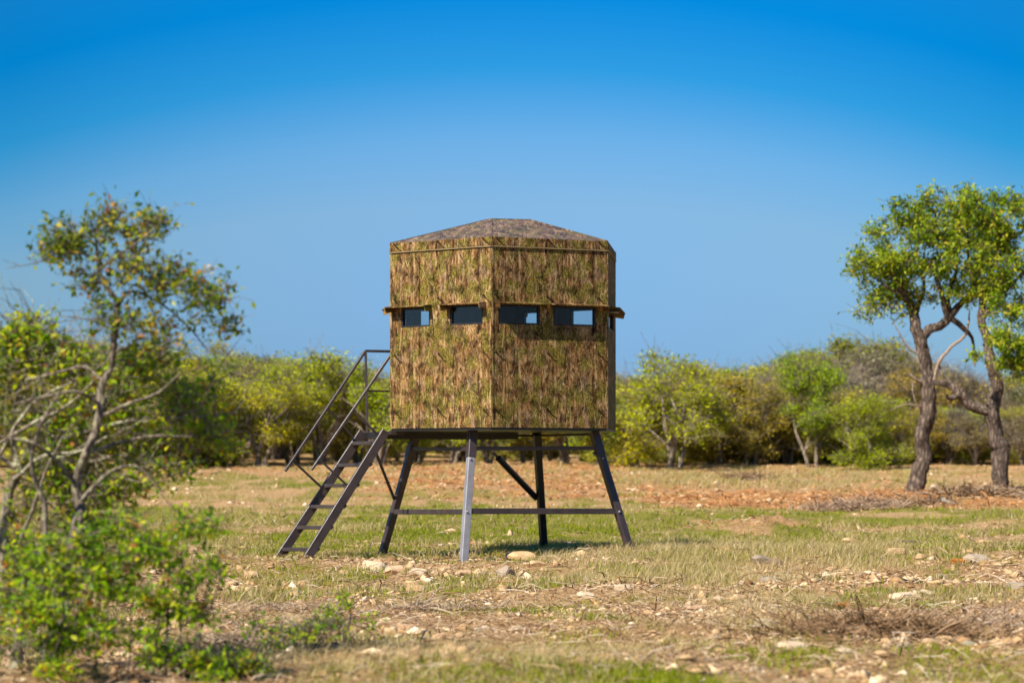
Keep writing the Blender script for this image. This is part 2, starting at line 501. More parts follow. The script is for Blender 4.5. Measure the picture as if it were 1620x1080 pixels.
# patches of cover: (x0, x1, row0, row1, grass, rust, dryness); rows are converted to distances below
PATCH = [
    (-900, 2600, 600, 765, 0.30, 0.30, 0.8), (200, 640, 742, 757, 0.30, 0.35, .8), (200, 640, 758, 769, 0.75, 0.0, .2),
    (200, 620, 769, 803, 0.5, 0.15, .6), (-900, 620, 806, 884, 0.85, 0.05, .3),
    (610, 1060, 735, 781, 0.2, 0.75, .6), (600, 1050, 781, 795, 0.5, 0.35, .5), (640, 980, 797, 803, 0.1, 0.3, .5), (560, 1120, 803, 878, 0.92, 0.0, .2),
    (980, 1460, 740, 772, 0.45, 0.30, .9), (1030, 2600, 774, 806, 0.03, 0.9, .8), (1000, 2600, 805, 820, 0.72, 0.0, .25),
    (1120, 1290, 820, 841, 0.0, 0.45, .8), (1290, 2600, 820, 845, 0.7, 0.1, .7), (960, 2600, 838, 886, 0.85, 0.0, .4),
    (800, 1420, 862, 896, 0.75, 0.0, .8), (400, 980, 884, 914, 0.22, 0.15, .5), (480, 1000, 913, 934, 0.72, 0.0, .35),
    (1000, 1200, 896, 925, 0.8, 0.0, .6), (1180, 2600, 893, 944, 0.12, 0.30, .5), (1180, 1420, 935, 950, 0.5, 0, .3), (1290, 2600, 945, 962, 0.72, 0.0, .35),
    (200, 1240, 934, 1004, 0.10, 0.12, .5), (1150, 2600, 962, 1000, 0.05, 0.05, .5), (720, 1010, 960, 975, 0.4, 0, .3),
    (520, 1200, 1003, 1030, 0.12, 0.1, .5), (700, 1200, 1028, 1100, 0.42, 0.0, .4), (430, 700, 1040, 1100, 0.35, 0.05, .6),
    (1250, 1560, 990, 1028, 0.15, 0.1, .95), (1130, 1350, 1028, 1052, 0.55, 0, .2), (1420, 2600, 1010, 1100, 0.25, 0.05, .8), (-900, 300, 880, 1100, 0.3, 0.1, .7),
]
def fields(x, y):
    x = np.asarray(x, dtype=float); y = np.asarray(y, dtype=float)
    wx = x + 0.25 * n_warp(x, y); wy = y * (1 + 0.012 * n_warp2(x, y)) + 0.12 * n_warp2(x * 1.7, y * 1.7)
    px = 810 + FPX * wx / np.maximum(wy, 3)
    zb = np.interp(wy, [0, 10, 26, 29.4, 45, 62, 75], [-0.02, 0.0, 0.0, 0.0, 0.51, 1.13, 1.30])
    zb = zb + 0.11 * sstep(0.2, 1.3, wx) * sstep(24.5, 27.0, wy) * (1 - sstep(28.2, 30.2, wy))
    py = HZ + (EH - zb) * FPX / np.maximum(wy, 3)
    g = np.full(x.shape, 0.35); r = np.full(x.shape, 0.1); d = np.full(x.shape, 0.5)
    for x0, x1, y0, y1, vg, vr, vd in PATCH:
        sx = 30.0; sy = max(1.5, (y1 - y0) * 0.16)
        w = sstep(x0 - sx, x0 + sx, px) * (1 - sstep(x1 - sx, x1 + sx, px)) * sstep(y0 - sy, y0 + sy, py) * (1 - sstep(y1 - sy, y1 + sy, py))
        g = g * (1 - w) + vg * w; r = r * (1 - w) + vr * w; d = d * (1 - w) + vd * w
    e = n_mid(x + 40, y) ; e2 = n_warp(x * 2.1 + 9, y * 1.1)
    g = np.clip(g + 0.22 * e + 0.14 * e2, 0, 1)
    d = np.clip(d + 0.22 * n_warp2(x + 17, y + 5) + 0.12 * n_mid(x, y + 30), 0, 1)
    r = np.clip(r + 0.25 * r * n_mid(x - 21, y) , 0, 1)
    return g, r, d

# ------------------------------------------------------------------ ground sheet
def axis(segs):
    out = [segs[0][0]]
    for a, b_, st in segs:
        n_ = max(1, int(round((b_ - a) / st)))
        out += list(np.linspace(a, b_, n_ + 1)[1:])
    return np.array(out)
xs = axis([(-3000, -300, 300), (-300, -40, 26), (-40, -10, 1.0), (-10, -3.2, 0.14), (-3.2, 3.4, 0.045), (3.4, 10, 0.09), (10, 16, 0.6), (16, 40, 2), (40, 300, 26), (300, 3000, 300)])
ys = axis([(-300, -20, 40), (-20, 4, 3), (4, 10, 0.3), (10, 18, 0.045), (18, 30, 0.06), (30, 48, 0.12), (48, 80, 0.4), (80, 200, 6), (200, 4000, 200)])
X, Yg = np.meshgrid(xs, ys)
Z = ground_z(X, Yg)
nx, ny = len(xs), len(ys)
V = np.stack([X.ravel(), Yg.ravel(), Z.ravel()], 1)
ii = (np.arange(ny - 1)[:, None] * nx + np.arange(nx - 1)[None, :]).ravel()
F = np.stack([ii, ii + 1, ii + 1 + nx, ii + nx], 1)
gme = np_mesh('ground', V, F, smooth=True)
g_, r_, d_ = fields(X.ravel(), Yg.ravel())
for nm, arr in (('grassy', g_), ('rusty', r_), ('dry', d_)):
    a = gme.attributes.new(nm, 'FLOAT', 'POINT')
    a.data.foreach_set('value', arr.astype(np.float32))
m, t, b = new_mat('pasture_soil')
co = N(t, 'ShaderNodeTexCoord').outputs['Object']
A = lambda nm: N(t, 'ShaderNodeAttribute', attribute_name=nm).outputs['Fac']
f1 = noise(t, co, 26, 6, 0.75)
f2 = noise(t, mapping(t, co, (1, .8, 1)), 5, 5, 0.65)
f3 = noise(t, co, 80, 4, 0.7)
vor = N(t, 'ShaderNodeTexVoronoi'); vor.inputs['Scale'].default_value = 28
t.links.new(mixc(t, 0.08, co, f1.outputs['Color']), vor.inputs['Vector'])
soil = ramp(t, f1.outputs['Fac'], [(0.30, (0.17, 0.09, 0.04)), (0.46, (0.40, 0.265, 0.14)), (0.58, (0.57, 0.42, 0.25)), (0.75, (0.74, 0.60, 0.43))])
rust = ramp(t, f1.outputs['Fac'], [(0.30, (0.17, 0.07, 0.025)), (0.5, (0.42, 0.20, 0.085)), (0.7, (0.56, 0.34, 0.19))])
c = mixc(t, math_(t, 'MULTIPLY', A('rusty'), 0.95, True), soil, rust)
thatch = ramp(t, f3.outputs['Fac'], [(0.3, (0.14, 0.10, 0.03)), (0.5, (0.33, 0.25, 0.085)), (0.7, (0.50, 0.40, 0.19))])
green = ramp(t, f3.outputs['Fac'], [(0.3, (0.08, 0.10, 0.014)), (0.55, (0.20, 0.22, 0.03)), (0.75, (0.32, 0.31, 0.07))])
veg = mixc(t, A('dry'), green, thatch)
gmask = ramp(t, math_(t, 'ADD', A('grassy'), math_(t, 'MULTIPLY', math_(t, 'SUBTRACT', f2.outputs['Fac'], 0.5), 0.9)), [(0.30, (0, 0, 0)), (0.72, (1, 1, 1))])
c = mixc(t, math_(t, 'MULTIPLY', gmask, 0.88), c, veg)
c = mixc(t, 1.0, c, (0.88, 0.83, 0.72), 'MULTIPLY')
t.links.new(c, b.inputs['Base Color'])
b.inputs['Roughness'].default_value = 0.97
b.inputs['Specular IOR Level'].default_value = 0.1
hh = math_(t, 'ADD', f1.outputs['Fac'], math_(t, 'MULTIPLY', vor.outputs['Distance'], 0.6))
bump(t, b, hh, 0.9, 0.03)
ground = link('ground', gme, m)
tag(ground, 'rough pasture of pale stony soil, rusty dirt and patches of grass', None, None, 'structure')

# ------------------------------------------------------------------ ground cover
def scatter(n, y0, y1, power, half=0.245, extra=1.2):
    """points between two distances; density falls with distance**power"""
    u = rng.random(n)
    p = 2 - power           # width grows with y, so pdf(y) ~ y**(1-power)
    if abs(p) < 1e-6: y = y0 * (y1 / y0) ** u
    else: y = (y0 ** p + u * (y1 ** p - y0 ** p)) ** (1 / p)
    x = (rng.random(n) * 2 - 1) * (half * y + extra)
    return x, y

def blades(n, y0, y1, power, hscale=1.0, seg=2, wide=1.0, clump=0.10):
    x, y = scatter(n, y0, y1, power)
    # gather into tufts
    nt_ = max(1, n // 14)
    tx, ty = scatter(nt_, y0, y1, power)
    k = rng.integers(0, nt_, n)
    tuft = rng.random(n) < 0.75
    r_t = rng.gamma(2.0, clump * 0.4, n); a_t = rng.uniform(0, 6.283, n)
    x = np.where(tuft, tx[k] + r_t * np.cos(a_t), x); y = np.where(tuft, ty[k] + r_t * np.sin(a_t), y)
    g, r, d = fields(x, y)
    keep = rng.random(n) < np.clip((g - 0.15) * 1.25, 0.02, 1) ** 1.4
    x, y, g, d, k, tuft = x[keep], y[keep], g[keep], d[keep], k[keep], tuft[keep]
    n = len(x)
    z = ground_z(x, y)
    tuft_h = rng.uniform(0.5, 1.5, nt_)[k]
    dry = rng.random(n) < d
    h = rng.uniform(0.018, 0.052, n) * tuft_h * hscale * np.where(dry, rng.uniform(0.8, 1.9, n), 1.0)
    a = rng.uniform(0, 6.283, n); lean = rng.uniform(0.15, 1.0, n) * h * np.where(dry, 1.3, 0.9)
    w = rng.uniform(0.0018, 0.0038, n) * wide
    dx, dy = np.cos(a), np.sin(a)
    b_ = rng.uniform(0, 6.283, n)
    sx, sy = np.cos(b_) * w, np.sin(b_) * w
    base = np.stack([x, y, z - 0.01], 1)
    s = np.stack([sx, sy, np.zeros(n)], 1)
    tip = base + np.stack([dx * lean, dy * lean, h], 1)
    if seg == 2:
        mid = base + np.stack([dx * lean * 0.33, dy * lean * 0.33, h * 0.62], 1)
        Vv = np.stack([base - s, base + s, mid + s * 0.75, mid - s * 0.75, tip], 1).reshape(-1, 3)
        i0 = np.arange(n) * 5
        Ff = [np.stack([i0, i0 + 1, i0 + 2, i0 + 3], 1), np.stack([i0 + 3, i0 + 2, i0 + 4], 1)]
        k5 = 5
    else:
        Vv = np.stack([base - s, base + s, tip], 1).reshape(-1, 3)
        i0 = np.arange(n) * 3
        Ff = [np.stack([i0, i0 + 1, i0 + 2], 1)]
        k5 = 3
    tint = np.where(dry, rng.uniform(0.55, 1.0, n), rng.uniform(0.0, 0.5, n))
    return Vv, Ff, np.repeat(tint, k5)

M['grass'] = leaf_mat('grass_blades', [(0.0, (0.13, 0.19, 0.004)), (0.28, (0.27, 0.33, 0.008)), (0.5, (0.46, 0.44, 0.02)), (0.6, (0.42, 0.34, 0.11)),
                                     (0.8, (0.56, 0.43, 0.22)), (1.0, (0.74, 0.60, 0.40))], 0.35, 0.8, k=0.78)
for args, lab in (((300000, 10.5, 20, 1.4, 1.0, 2, 1.1), 'short green and straw coloured grass among the stones nearest the camera'),
                  ((260000, 20, 34, 1.2, 1.25, 2, 1.5), 'green and tan grass around the feet of the raised blind'),
                  ((170000, 34, 66, 1.0, 1.5, 1, 3.0), 'distant grass reaching back to the scrub trees')):
    Vv, Ff, tt = blades(*args)
    o = link('grass', np_mesh('grass', Vv, Ff, tt), M['grass'])
    tag(o, lab, 'grass', None, 'stuff')

def wisps(regions, n, h0, h1, w0, tint0, tint1, lab):
    X_, Y_ = [], []
    for (x0, x1, r0, r1) in regions:
        k_ = max(3, int(n * (x1 - x0) * (r1 - r0) / sum((a[1] - a[0]) * (a[3] - a[2]) for a in regions)))
        m_ = max(2, k_ // 22)
        cx = rng.uniform(x0, x1, m_); cr = rng.uniform(r0, r1, m_)
        cy = np.interp(cr, _py[_o], _ys[_o]); wx = (cx - 810) / FPX * cy
        j = rng.integers(0, m_, k_)
        X_.append(wx[j] + rng.normal(0, .09, k_)); Y_.append(cy[j] + rng.normal(0, .12, k_))
    x, y = np.concatenate(X_), np.concatenate(Y_); n = len(x)
    z = ground_z(x, y); h = rng.uniform(h0, h1, n); a = rng.uniform(0, 6.283, n); a = np.where(rng.random(n) < .6, rng.normal(0.2, .7, n), a)
    lean = h * rng.uniform(.2, 1.3, n); w = w0 * rng.uniform(.6, 1.3, n); b_ = rng.uniform(0, 6.283, n)
    base = np.stack([x, y, z - .01], 1); s_ = np.stack([np.cos(b_) * w, np.sin(b_) * w, 0 * w], 1)
    dr = np.stack([np.cos(a), np.sin(a), 0 * a], 1) * lean[:, None]; up = np.stack([0 * h, 0 * h, h], 1)
    mid = base + dr * .35 + up * .62; tip = base + dr + up * .92
    Vv = np.stack([base - s_, base + s_, mid + s_ * .7, mid - s_ * .7, tip], 1).reshape(-1, 3)
    i0 = np.arange(n) * 5
    Ff = [np.stack([i0, i0 + 1, i0 + 2, i0 + 3], 1), np.stack([i0 + 3, i0 + 2, i0 + 4], 1)]
    o = link('grass', np_mesh('grass', Vv, Ff, np.repeat(rng.uniform(tint0, tint1, n), 5)), M['grass'])
    tag(o, lab, 'grass', None, 'stuff')
wisps([(830, 1440, 868, 900), (1000, 1440, 880, 905), (900, 1250, 898, 925)], 15000, .05, .16, .0022, .58, 1.0, 'pale wispy dry grass beside the right legs and the grey boulder')
wisps([(560, 760, 930, 950), (860, 960, 1010, 1030), (1230, 1300, 1045, 1070), (380, 520, 890, 935), (1430, 1600, 1040, 1075), (1010, 1120, 890, 915)], 5000, .03, .09, .0024, 0.0, .5, 'green tufts standing between the foreground stones')
wisps([(770, 960, 868, 884)], 3000, .07, .15, .003, .35, .9, 'taller grass around the foot of the black back leg')
wisps([(1040, 1330, 930, 960), (1130, 1300, 940, 1010), (340, 480, 950, 990), (700, 1000, 1030, 1075), (300, 700, 1040, 1075)], 11000, .04, .12, .0016, .6, 1.0, 'thin straw coloured grass stalks in the stony foreground')
wisps([(1000, 1500, 745, 775), (1000, 1260, 752, 770), (620, 1000, 740, 762)], 7000, .06, .18, .007, .55, .95, 'tall tan grass in front of the far scrub trees')
wisps([(800, 900, 955, 972), (880, 950, 948, 965), (690, 800, 955, 972), (600, 700, 948, 960), (1290, 1500, 950, 965), (1560, 1620, 880, 900), (1150, 1300, 1040, 1060), (1000, 1500, 806, 860), (560, 1000, 810, 865)], 16000, .03, .075, .003, 0.0, .42, 'short bright green tufts scattered over the stony soil')

# chips of limestone and clods
OCT = np.array([(1,0,0),(-1,0,0),(0,1,0),(0,-1,0),(0,0,1),(0,0,-1)], float)
OCF = np.array([(0,2,4),(2,1,4),(1,3,4),(3,0,4),(2,0,5),(1,2,5),(3,1,5),(0,3,5)])
def chips(n, y0, y1, power, smin, smax, flat=0.5):
    x, y = scatter(n, y0, y1, power)
    g, r, d = fields(x, y)
    keep = rng.random(n) < np.clip(1.05 - 1.35 * g, 0.02, 1) * np.clip(0.42 + 0.55 * n_fine(x * .7 + 3, y * .5 - 8) + 0.35 * n_mid(x + 13, y - 8), 0.03, 1)
    x, y, r = x[keep], y[keep], r[keep]; n = len(x)
    z = ground_z(x, y)
    s = smin * (smax / smin) ** (rng.random(n) ** 2.6) * np.clip(1 + .35 * n_mid(x - 5, y + 2), .6, 1.7)
    v = OCT[None] * rng.uniform(0.45, 1.4, (n, 6, 1)) + rng.normal(0, 0.28, (n, 6, 3))
    v *= np.stack([s, s * rng.uniform(0.6, 1, n), s * flat * rng.uniform(0.5, 1.2, n)], 1)[:, None]
    a = rng.uniform(0, 6.283, n); ca, sa = np.cos(a)[:, None], np.sin(a)[:, None]
    vx = v[..., 0] * ca - v[..., 1] * sa; vy = v[..., 0] * sa + v[..., 1] * ca
    v = np.stack([vx + x[:, None], vy + y[:, None], v[..., 2] + z[:, None] + s[:, None] * 0.04], 2)
    Ff = (OCF[None] + (np.arange(n) * 6)[:, None, None]).reshape(-1, 3)
    tint = np.clip(rng.normal(0.5, 0.22, n) , 0, 1)
    return v.reshape(-1, 3), Ff, np.repeat(tint, 6)
M['chips'] = tint_mat('limestone_chips', [(0.0, (0.20, 0.115, 0.05)), (0.3, (0.42, 0.27, 0.145)), (0.6, (0.62, 0.455, 0.28)), (0.85, (0.78, 0.63, 0.45)), (1.0, (0.90, 0.80, 0.66))])
for args in ((95000, 10.5, 20, 1.0, 0.005, 0.06), (70000, 20, 34, 0.8, 0.009, 0.08), (22000, 34, 62, 0.3, 0.02, 0.075)):
    Vv, Ff, tt = chips(*args)
    o = link('gravel', np_mesh('gravel', Vv, Ff, tt), M['chips'])
    tag(o, 'pale pinkish limestone chips strewn over the bare soil', 'gravel', 'limestone chips on the bare soil', 'stuff')

# dead leaves, bark and sticks
def litter(n, y0, y1, power, L0, L1, Wd, sel):
    x, y = scatter(n, y0, y1, power)
    g, r, d = fields(x, y)
    keep = rng.random(n) < sel(g, r, d)
    x, y = x[keep], y[keep]; n = len(x)
    z = ground_z(x, y)
    L = L0 * (L1 / L0) ** (rng.random(n) ** 2)
    a = rng.uniform(0, 6.283, n); tl = rng.normal(0, 0.22, n)
    dvec = np.stack([np.cos(a) * np.cos(tl), np.sin(a) * np.cos(tl), np.sin(tl)], 1)
    svec = np.stack([-np.sin(a), np.cos(a), rng.normal(0, .3, n)], 1) * (Wd * rng.uniform(0.5, 1.4, n))[:, None]
    up = np.zeros((n, 3)); up[:, 2] = Wd
    c0 = np.stack([x, y, z + 0.006 + np.abs(np.sin(tl)) * L * 0.4], 1)
    bend = rng.normal(0, 0.12, (n, 3)) * L[:, None]; bend[:, 2] = np.abs(bend[:, 2])
    p0 = c0 - dvec * L[:, None] / 2; p1 = c0 + bend; p2 = c0 + dvec * L[:, None] / 2
    Vv = np.stack([p0 - svec, p0 + svec, p0 + up, p1 - svec, p1 + svec, p1 + up * 1.3, p2], 1).reshape(-1, 3)
    i = np.arange(n) * 7
    q = lambda a_, b_, c_, d_: np.stack([i + a_, i + b_, i + c_, i + d_], 1)
    tr_ = lambda a_, b_, c_: np.stack([i + a_, i + b_, i + c_], 1)
    Ff = [np.concatenate([q(0, 3, 5, 2), q(1, 2, 5, 4), ]), np.concatenate([tr_(3, 6, 5), tr_(5, 6, 4)])]
    return Vv, Ff, np.repeat(rng.random(n), 7)
M['litter'] = tint_mat('dead_sticks_and_leaves', [(0.0, (0.07, 0.04, 0.025)), (0.3, (0.19, 0.11, 0.06)), (0.55, (0.33, 0.21, 0.12)), (0.8, (0.45, 0.35, 0.24)), (1.0, (0.56, 0.49, 0.41))])
M['rustlitter'] = tint_mat('rusty_litter', [(0.0, (0.14, 0.055, 0.02)), (0.4, (0.38, 0.17, 0.06)), (0.75, (0.55, 0.30, 0.13)), (1.0, (0.60, 0.44, 0.28))])
selA = lambda g, r, d: np.clip(0.9 - g, 0.08, 1) * 0.8
selB = lambda g, r, d: np.clip(r * 1.5 - 0.35, 0, 1)
for args, mt, lab in (((42000, 10.5, 20, 1.0, 0.03, 0.30, 0.0032, selA), 'litter', 'dry twigs and dead leaves lying on the stony soil'),
                      ((32000, 20, 36, 0.8, 0.04, 0.36, 0.0045, selA), 'litter', 'dry twigs and dead leaves lying on the stony soil'),
                      ((30000, 34, 64, 0.5, 0.05, 0.28, 0.012, selB), 'rustlitter', 'rusty orange litter of bark and clods in the cleared strip')):
    Vv, Ff, tt = litter(*args)
    o = link('litter', np_mesh('litter', Vv, Ff, tt), M[mt])
    tag(o, lab, 'litter', 'litter on the cleared ground' if mt == 'litter' else None, 'stuff')

# ------------------------------------------------------------------ the blind on its steel tower
blind = empty('hunting_blind', (-0.08, 28.3, 0))
tag(blind, 'six-sided camouflage hunting blind raised on four brown steel legs with stairs', 'hunting blind')
BX, BY = -0.08, 28.3
def loc(v):                       # world -> blind
    return Vector((v[0] - BX, v[1] - BY, v[2]))
Z0, ZE = 1.515, 3.645             # floor and eave
RAD = 1.445
ANG0 = -96.0
hexv = [Vector((RAD * math.cos(R(ANG0 + 60 * k)), RAD * math.sin(R(ANG0 + 60 * k)), 0)) for k in range(6)]
# k=0 near corner, going counter-clockwise: 1 = right, 2 = far right, 3 = far, 4 = far left, 5 = left
Ww = RAD
T = 0.035
FAS = 0.10
WZ0, WZ1 = 2.672 - Z0, 2.895 - Z0    # window opening heights above the floor
HT = ZE - Z0 - FAS                   # wall height under the fascia
# openings of each wall, along the wall from its left end seen from outside (metres), seams and hoods
def wall(k, holes, seams, hoods, WZ1=WZ1):
    a, b2 = hexv[k], hexv[(k + 1) % 6]
    d = (b2 - a).normalized()
    w = bpy.data.objects.new('wall', None); w.empty_display_size = 0.2
    COL.objects.link(w); w.parent = blind
    w.location = (a.x, a.y, Z0)
    w.rotation_euler = (0, 0, math.atan2(d.y, d.x))
    # local frame: x along the wall, -y outward, z up
    cuts = [0.0] + seams + [Ww]
    gap = 0.007
    for s0, s1 in zip(cuts[:-1], cuts[1:]):
        x0 = s0 + (gap / 2 if s0 > 0 else 0.001); x1 = s1 - (gap / 2 if s1 < Ww else 0.001)
        mb = MB()
        mb.box((x0, 0, 0), (x1, T, WZ0))
        mb.box((x0, 0, WZ1), (x1, T, HT))
        c = x0
        for h0, h1 in holes:
            if h1 <= x0 or h0 >= x1: continue
            if h0 > c: mb.box((c, 0.0, WZ0), (h0, T, WZ1))
            c = max(c, h1)
        if c < x1: mb.box((c, 0, WZ0), (x1, T, WZ1))
        # join strips so no inner face shows
        p = mb.build('panel', M['camo'], w)
        lip = MB()
        lip.box((x0 + .004, -0.004, 0.0), (x1 - .004, -0.0005, 0.035)).build('hem', M['camo'], w)
    # liner behind
    lin = MB()
    y0, y1 = T + 0.002, T + 0.012
    lin.box((0.03, y0, 0), (Ww - 0.03, y1, WZ0 - 0.01)); lin.box((0.03, y0, WZ1 + 0.01), (Ww - 0.03, y1, HT))
    c = 0.03
    for h0, h1 in holes:
        lin.box((c, y0, WZ0 - 0.01), (h0 - 0.005, y1, WZ1 + 0.01)); c = h1 + 0.005
    lin.box((c, y0, WZ0 - 0.01), (Ww - 0.03, y1, WZ1 + 0.01))
    lin.build('liner', M['inside'], w)
    for h0, h1 in holes:
        fr_ = MB(); e = 0.020
        fr_.box((h0, 0.006, WZ0), (h0 + e, T + 0.02, WZ1)); fr_.box((h1 - e, 0.006, WZ0), (h1, T + 0.02, WZ1))
        fr_.box((h0 + e, 0.006, WZ0), (h1 - e, T + 0.02, WZ0 + e)); fr_.box((h0 + e, 0.006, WZ1 - e), (h1 - e, T + 0.02, WZ1))
        fr_.build('window_frame', M['rubber'], w)
        MB().box((h0 + e, 0.024, WZ0 + e), (h1 - e, 0.028, WZ1 - e)).build('pane', M['glass'], w)
    for h0, h1 in hoods:
        mb = MB(); pj = 0.135; dz = 0.016; th = 0.012; zt = WZ1 + 0.028
        mb.poly([(h0, 0, zt), (h1, 0, zt), (h1, -pj, zt - dz), (h0, -pj, zt - dz), (h0, 0, zt - th), (h1, 0, zt - th), (h1, -pj, zt - dz - th), (h0, -pj, zt - dz - th)],
                [(0, 3, 2, 1), (4, 5, 6, 7), (0, 1, 5, 4), (1, 2, 6, 5), (2, 3, 7, 6), (3, 0, 4, 7)])
        hd = mb.build('hood', M['camo'], w)
        for sx in (h0, h1 - 0.01):
            q = MB(); f = 0.070
            q.poly([(sx, -0.001, zt - th - .001), (sx, -pj + .004, zt - dz - th), (sx, -pj + .02, zt - dz - f), (sx, -0.001, zt - f * 0.55 - 0.03),
                    (sx + .01, -0.001, zt - th - .001), (sx + .01, -pj + .004, zt - dz - th), (sx + .01, -pj + .02, zt - dz - f), (sx + .01, -0.001, zt - f * 0.55 - 0.03)],
                   [(0, 1, 2, 3), (7, 6, 5, 4), (0, 4, 5, 1), (1, 5, 6, 2), (2, 6, 7, 3), (3, 7, 4, 0)])
            q.build('hood_cheek', M['camo'], w)
    # fascia, slightly proud, folded sheet
    fa = MB()
    fa.box((-0.006, -0.012, HT), (Ww + 0.006, 0.03, HT + FAS))
    fa.build('fascia', M['camo'], w, 0.002)
    MB().box((-0.004, -0.016, HT - 0.010), (Ww + 0.004, -0.004, HT - 0.001)).build('fascia_lip', M['timber'], w)
    # corner strip
    MB().box((-0.004, -0.007, 0.0), (0.022, -0.001, HT)).build('corner_strip', M['camo'], w)
    return w
wall(5, [(0.155, 0.575), (0.86, 1.325)], [0.42], [(0.01, 0.60), (0.81, 1.37)])                      # left front wall
wall(0, [(0.085, 0.60), (0.765, 1.30)], [0.175, 1.27], [(0.05, 1.41)])                                # right front wall
wall(1, [(0.27, 1.19)], [0.65], [(0.22, 1.24)])
wall(2, [(0.06, 0.62), (0.98, 1.33)], [0.54], [(0.05, 1.39)], 2.985 - Z0)
wall(3, [(1.13, 1.33)], [0.54], [(0.05, 1.39)], 2.985 - Z0)
wall(4, [(0.27, 1.19)], [0.65], [(0.22, 1.24)])

# floor and ceiling
def hexplate(name, r, z0, z1, mat):
    vs = []
    for z in (z0, z1):
        for k in range(6):
            vs.append((r * math.cos(R(ANG0 + 60 * k)), r * math.sin(R(ANG0 + 60 * k)), z))
    fs = [(5, 4, 3, 2, 1, 0), (6, 7, 8, 9, 10, 11)] + [(k, (k + 1) % 6, 6 + (k + 1) % 6, 6 + k) for k in range(6)]
    return MB().poly(vs, fs).build(name, mat, blind)
hexplate('floor', RAD - 0.012, Z0 - 0.028, Z0 - 0.003, M['black_steel'])
hexplate('ceiling', RAD - 0.06, ZE - 0.16, ZE - 0.14, M['inside'])

# roof: six sheets rising to a small raised cap
rr = RAD + 0.006
base = [Vector((rr * math.cos(R(ANG0 + 60 * k)), rr * math.sin(R(ANG0 + 60 * k)), ZE + 0.004)) for k in range(6)]
ZT = EH + (HZ - 349.5) / FPX * 28.35
capx = [(-0.16, -0.20), (0.30, -0.10), (0.29, 0.12), (0.05, 0.28), (-0.20, 0.22), (-0.26, -0.02)]
top = [Vector((cx_, cy_, ZT - 0.004)) for cx_, cy_ in capx]
for k in range(6):
    a0, a1, b1, b0 = base[k], base[(k + 1) % 6], top[(k + 1) % 6], top[k]
    dn = Vector((0, 0, -0.012))
    vs = [a0, a1, b1, b0, a0 + dn, a1 + dn, b1 + dn, b0 + dn]
    MB().poly(vs, [(0, 1, 2), (0, 2, 3), (6, 5, 4), (7, 6, 4), (0, 4, 5, 1), (1, 5, 6, 2), (2, 6, 7, 3), (3, 7, 4, 0)]).build('roof_panel', M['camo_roof'], blind)
    MB().bar(a0 + Vector((0, 0, 0.003)), b0 + Vector((0, 0, 0.003)), 0.02, 0.008).build('roof_seam', M['camo_roof'], blind)
MB().poly([tuple(p + Vector((0, 0, .008))) for p in top] + [tuple(p - Vector((0, 0, .004))) for p in top],
          [(0, 1, 2, 3, 4, 5), (11, 10, 9, 8, 7, 6)] + [(k, 6 + k, 6 + (k + 1) % 6, (k + 1) % 6) for k in range(6)]).build('roof_cap', M['camo_roof'], blind)

# tower
feet = {'N': (733, 892, 26.85), 'L': (602, 881, 28.8), 'R': (998, 869, 27.8), 'B': (861, 869, 29.75)}
tops = {'N': (747.5, 676, 27.26), 'L': (659, 678, 28.57), 'R': (939, 677, 27.93), 'B': (849, 678, 29.3)}
foot = {k: loc(P(*v)) for k, v in feet.items()}
head = {k: loc(P(*v)) for k, v in tops.items()}
UU = Vector((0.903, 0.430, 0)); VVv = Vector((-0.430, 0.903, 0))
for k in 'NLRB':
    a = foot[k] - Vector((0, 0, 0.04)); h = Vector((head[k].x, head[k].y, Z0 - 0.03))
    j = a.lerp(h, 0.80)
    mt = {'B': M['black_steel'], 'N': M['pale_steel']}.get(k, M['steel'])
    lg = MB().bar(a, j + (h - a) * 0.02, 0.082, 0.082, UU).build('leg', mt, blind, 0.006)
    if k == 'N': tag(lg, 'pale grey leg nearest the camera')
    MB().bar(j, h, 0.096, 0.096, UU).build('sleeve', M['steel'] if k == 'N' else mt, lg, 0.006)
    MB().box((-0.07, -0.07, 0), (0.07, 0.07, 0.012), Matrix.Translation(a + Vector((0, 0, 0.012)))).build('foot_plate', mt, lg)
def on_leg(k, py):
    """point on a leg at an image row"""
    best = None
    a = foot[k]; h = head[k]
    for i in range(201):
        q = a.lerp(h, i / 200)
        w = q + Vector((BX, BY, 0))
        r = HZ - (w.z - EH) * FPX / w.y
        if best is None or abs(r - py) < best[0]: best = (abs(r - py), q)
    return best[1]
def inset(a, b_, da, db):
    d = (b_ - a).normalized()
    return a + d * da, b_ - d * db
for ka, kb, py, hgt in (('L', 'N', 809, 0.060), ('N', 'R', 808, 0.066), ('L', 'N', 710, 0.045), ('N', 'R', 709, 0.045)):
    a, b_ = inset(on_leg(ka, py), on_leg(kb, py), 0.045, 0.045)
    MB().bar(a, b_, 0.045, hgt).build('cross_bar', M['steel'], blind, 0.004)
for k, s in (('L', 1), ('R', -1)):
    q = on_leg(k, 716)
    MB().box((-0.03, -0.03, -0.012), (0.03, 0.03, 0.012), Matrix.Translation(q + Vector((s * 0.07, 0, 0)))).build('clip', M['black_steel'], blind)
    MB().bar(q + Vector((s * 0.06, 0, 0)), q + Vector((s * 0.09, 0, -0.035)), 0.012, 0.012).build('clip', M['black_steel'], blind)
# bolts on the legs
for k, py in (('L', 808), ('N', 808), ('R', 808), ('N', 725), ('L', 722), ('R', 725)):
    q = on_leg(k, py)
    MB().tube(q + Vector((0, -0.055, 0)), q + Vector((0, -0.040, 0)), 0.012, 6).build('bolt', M['bright_steel'], blind)
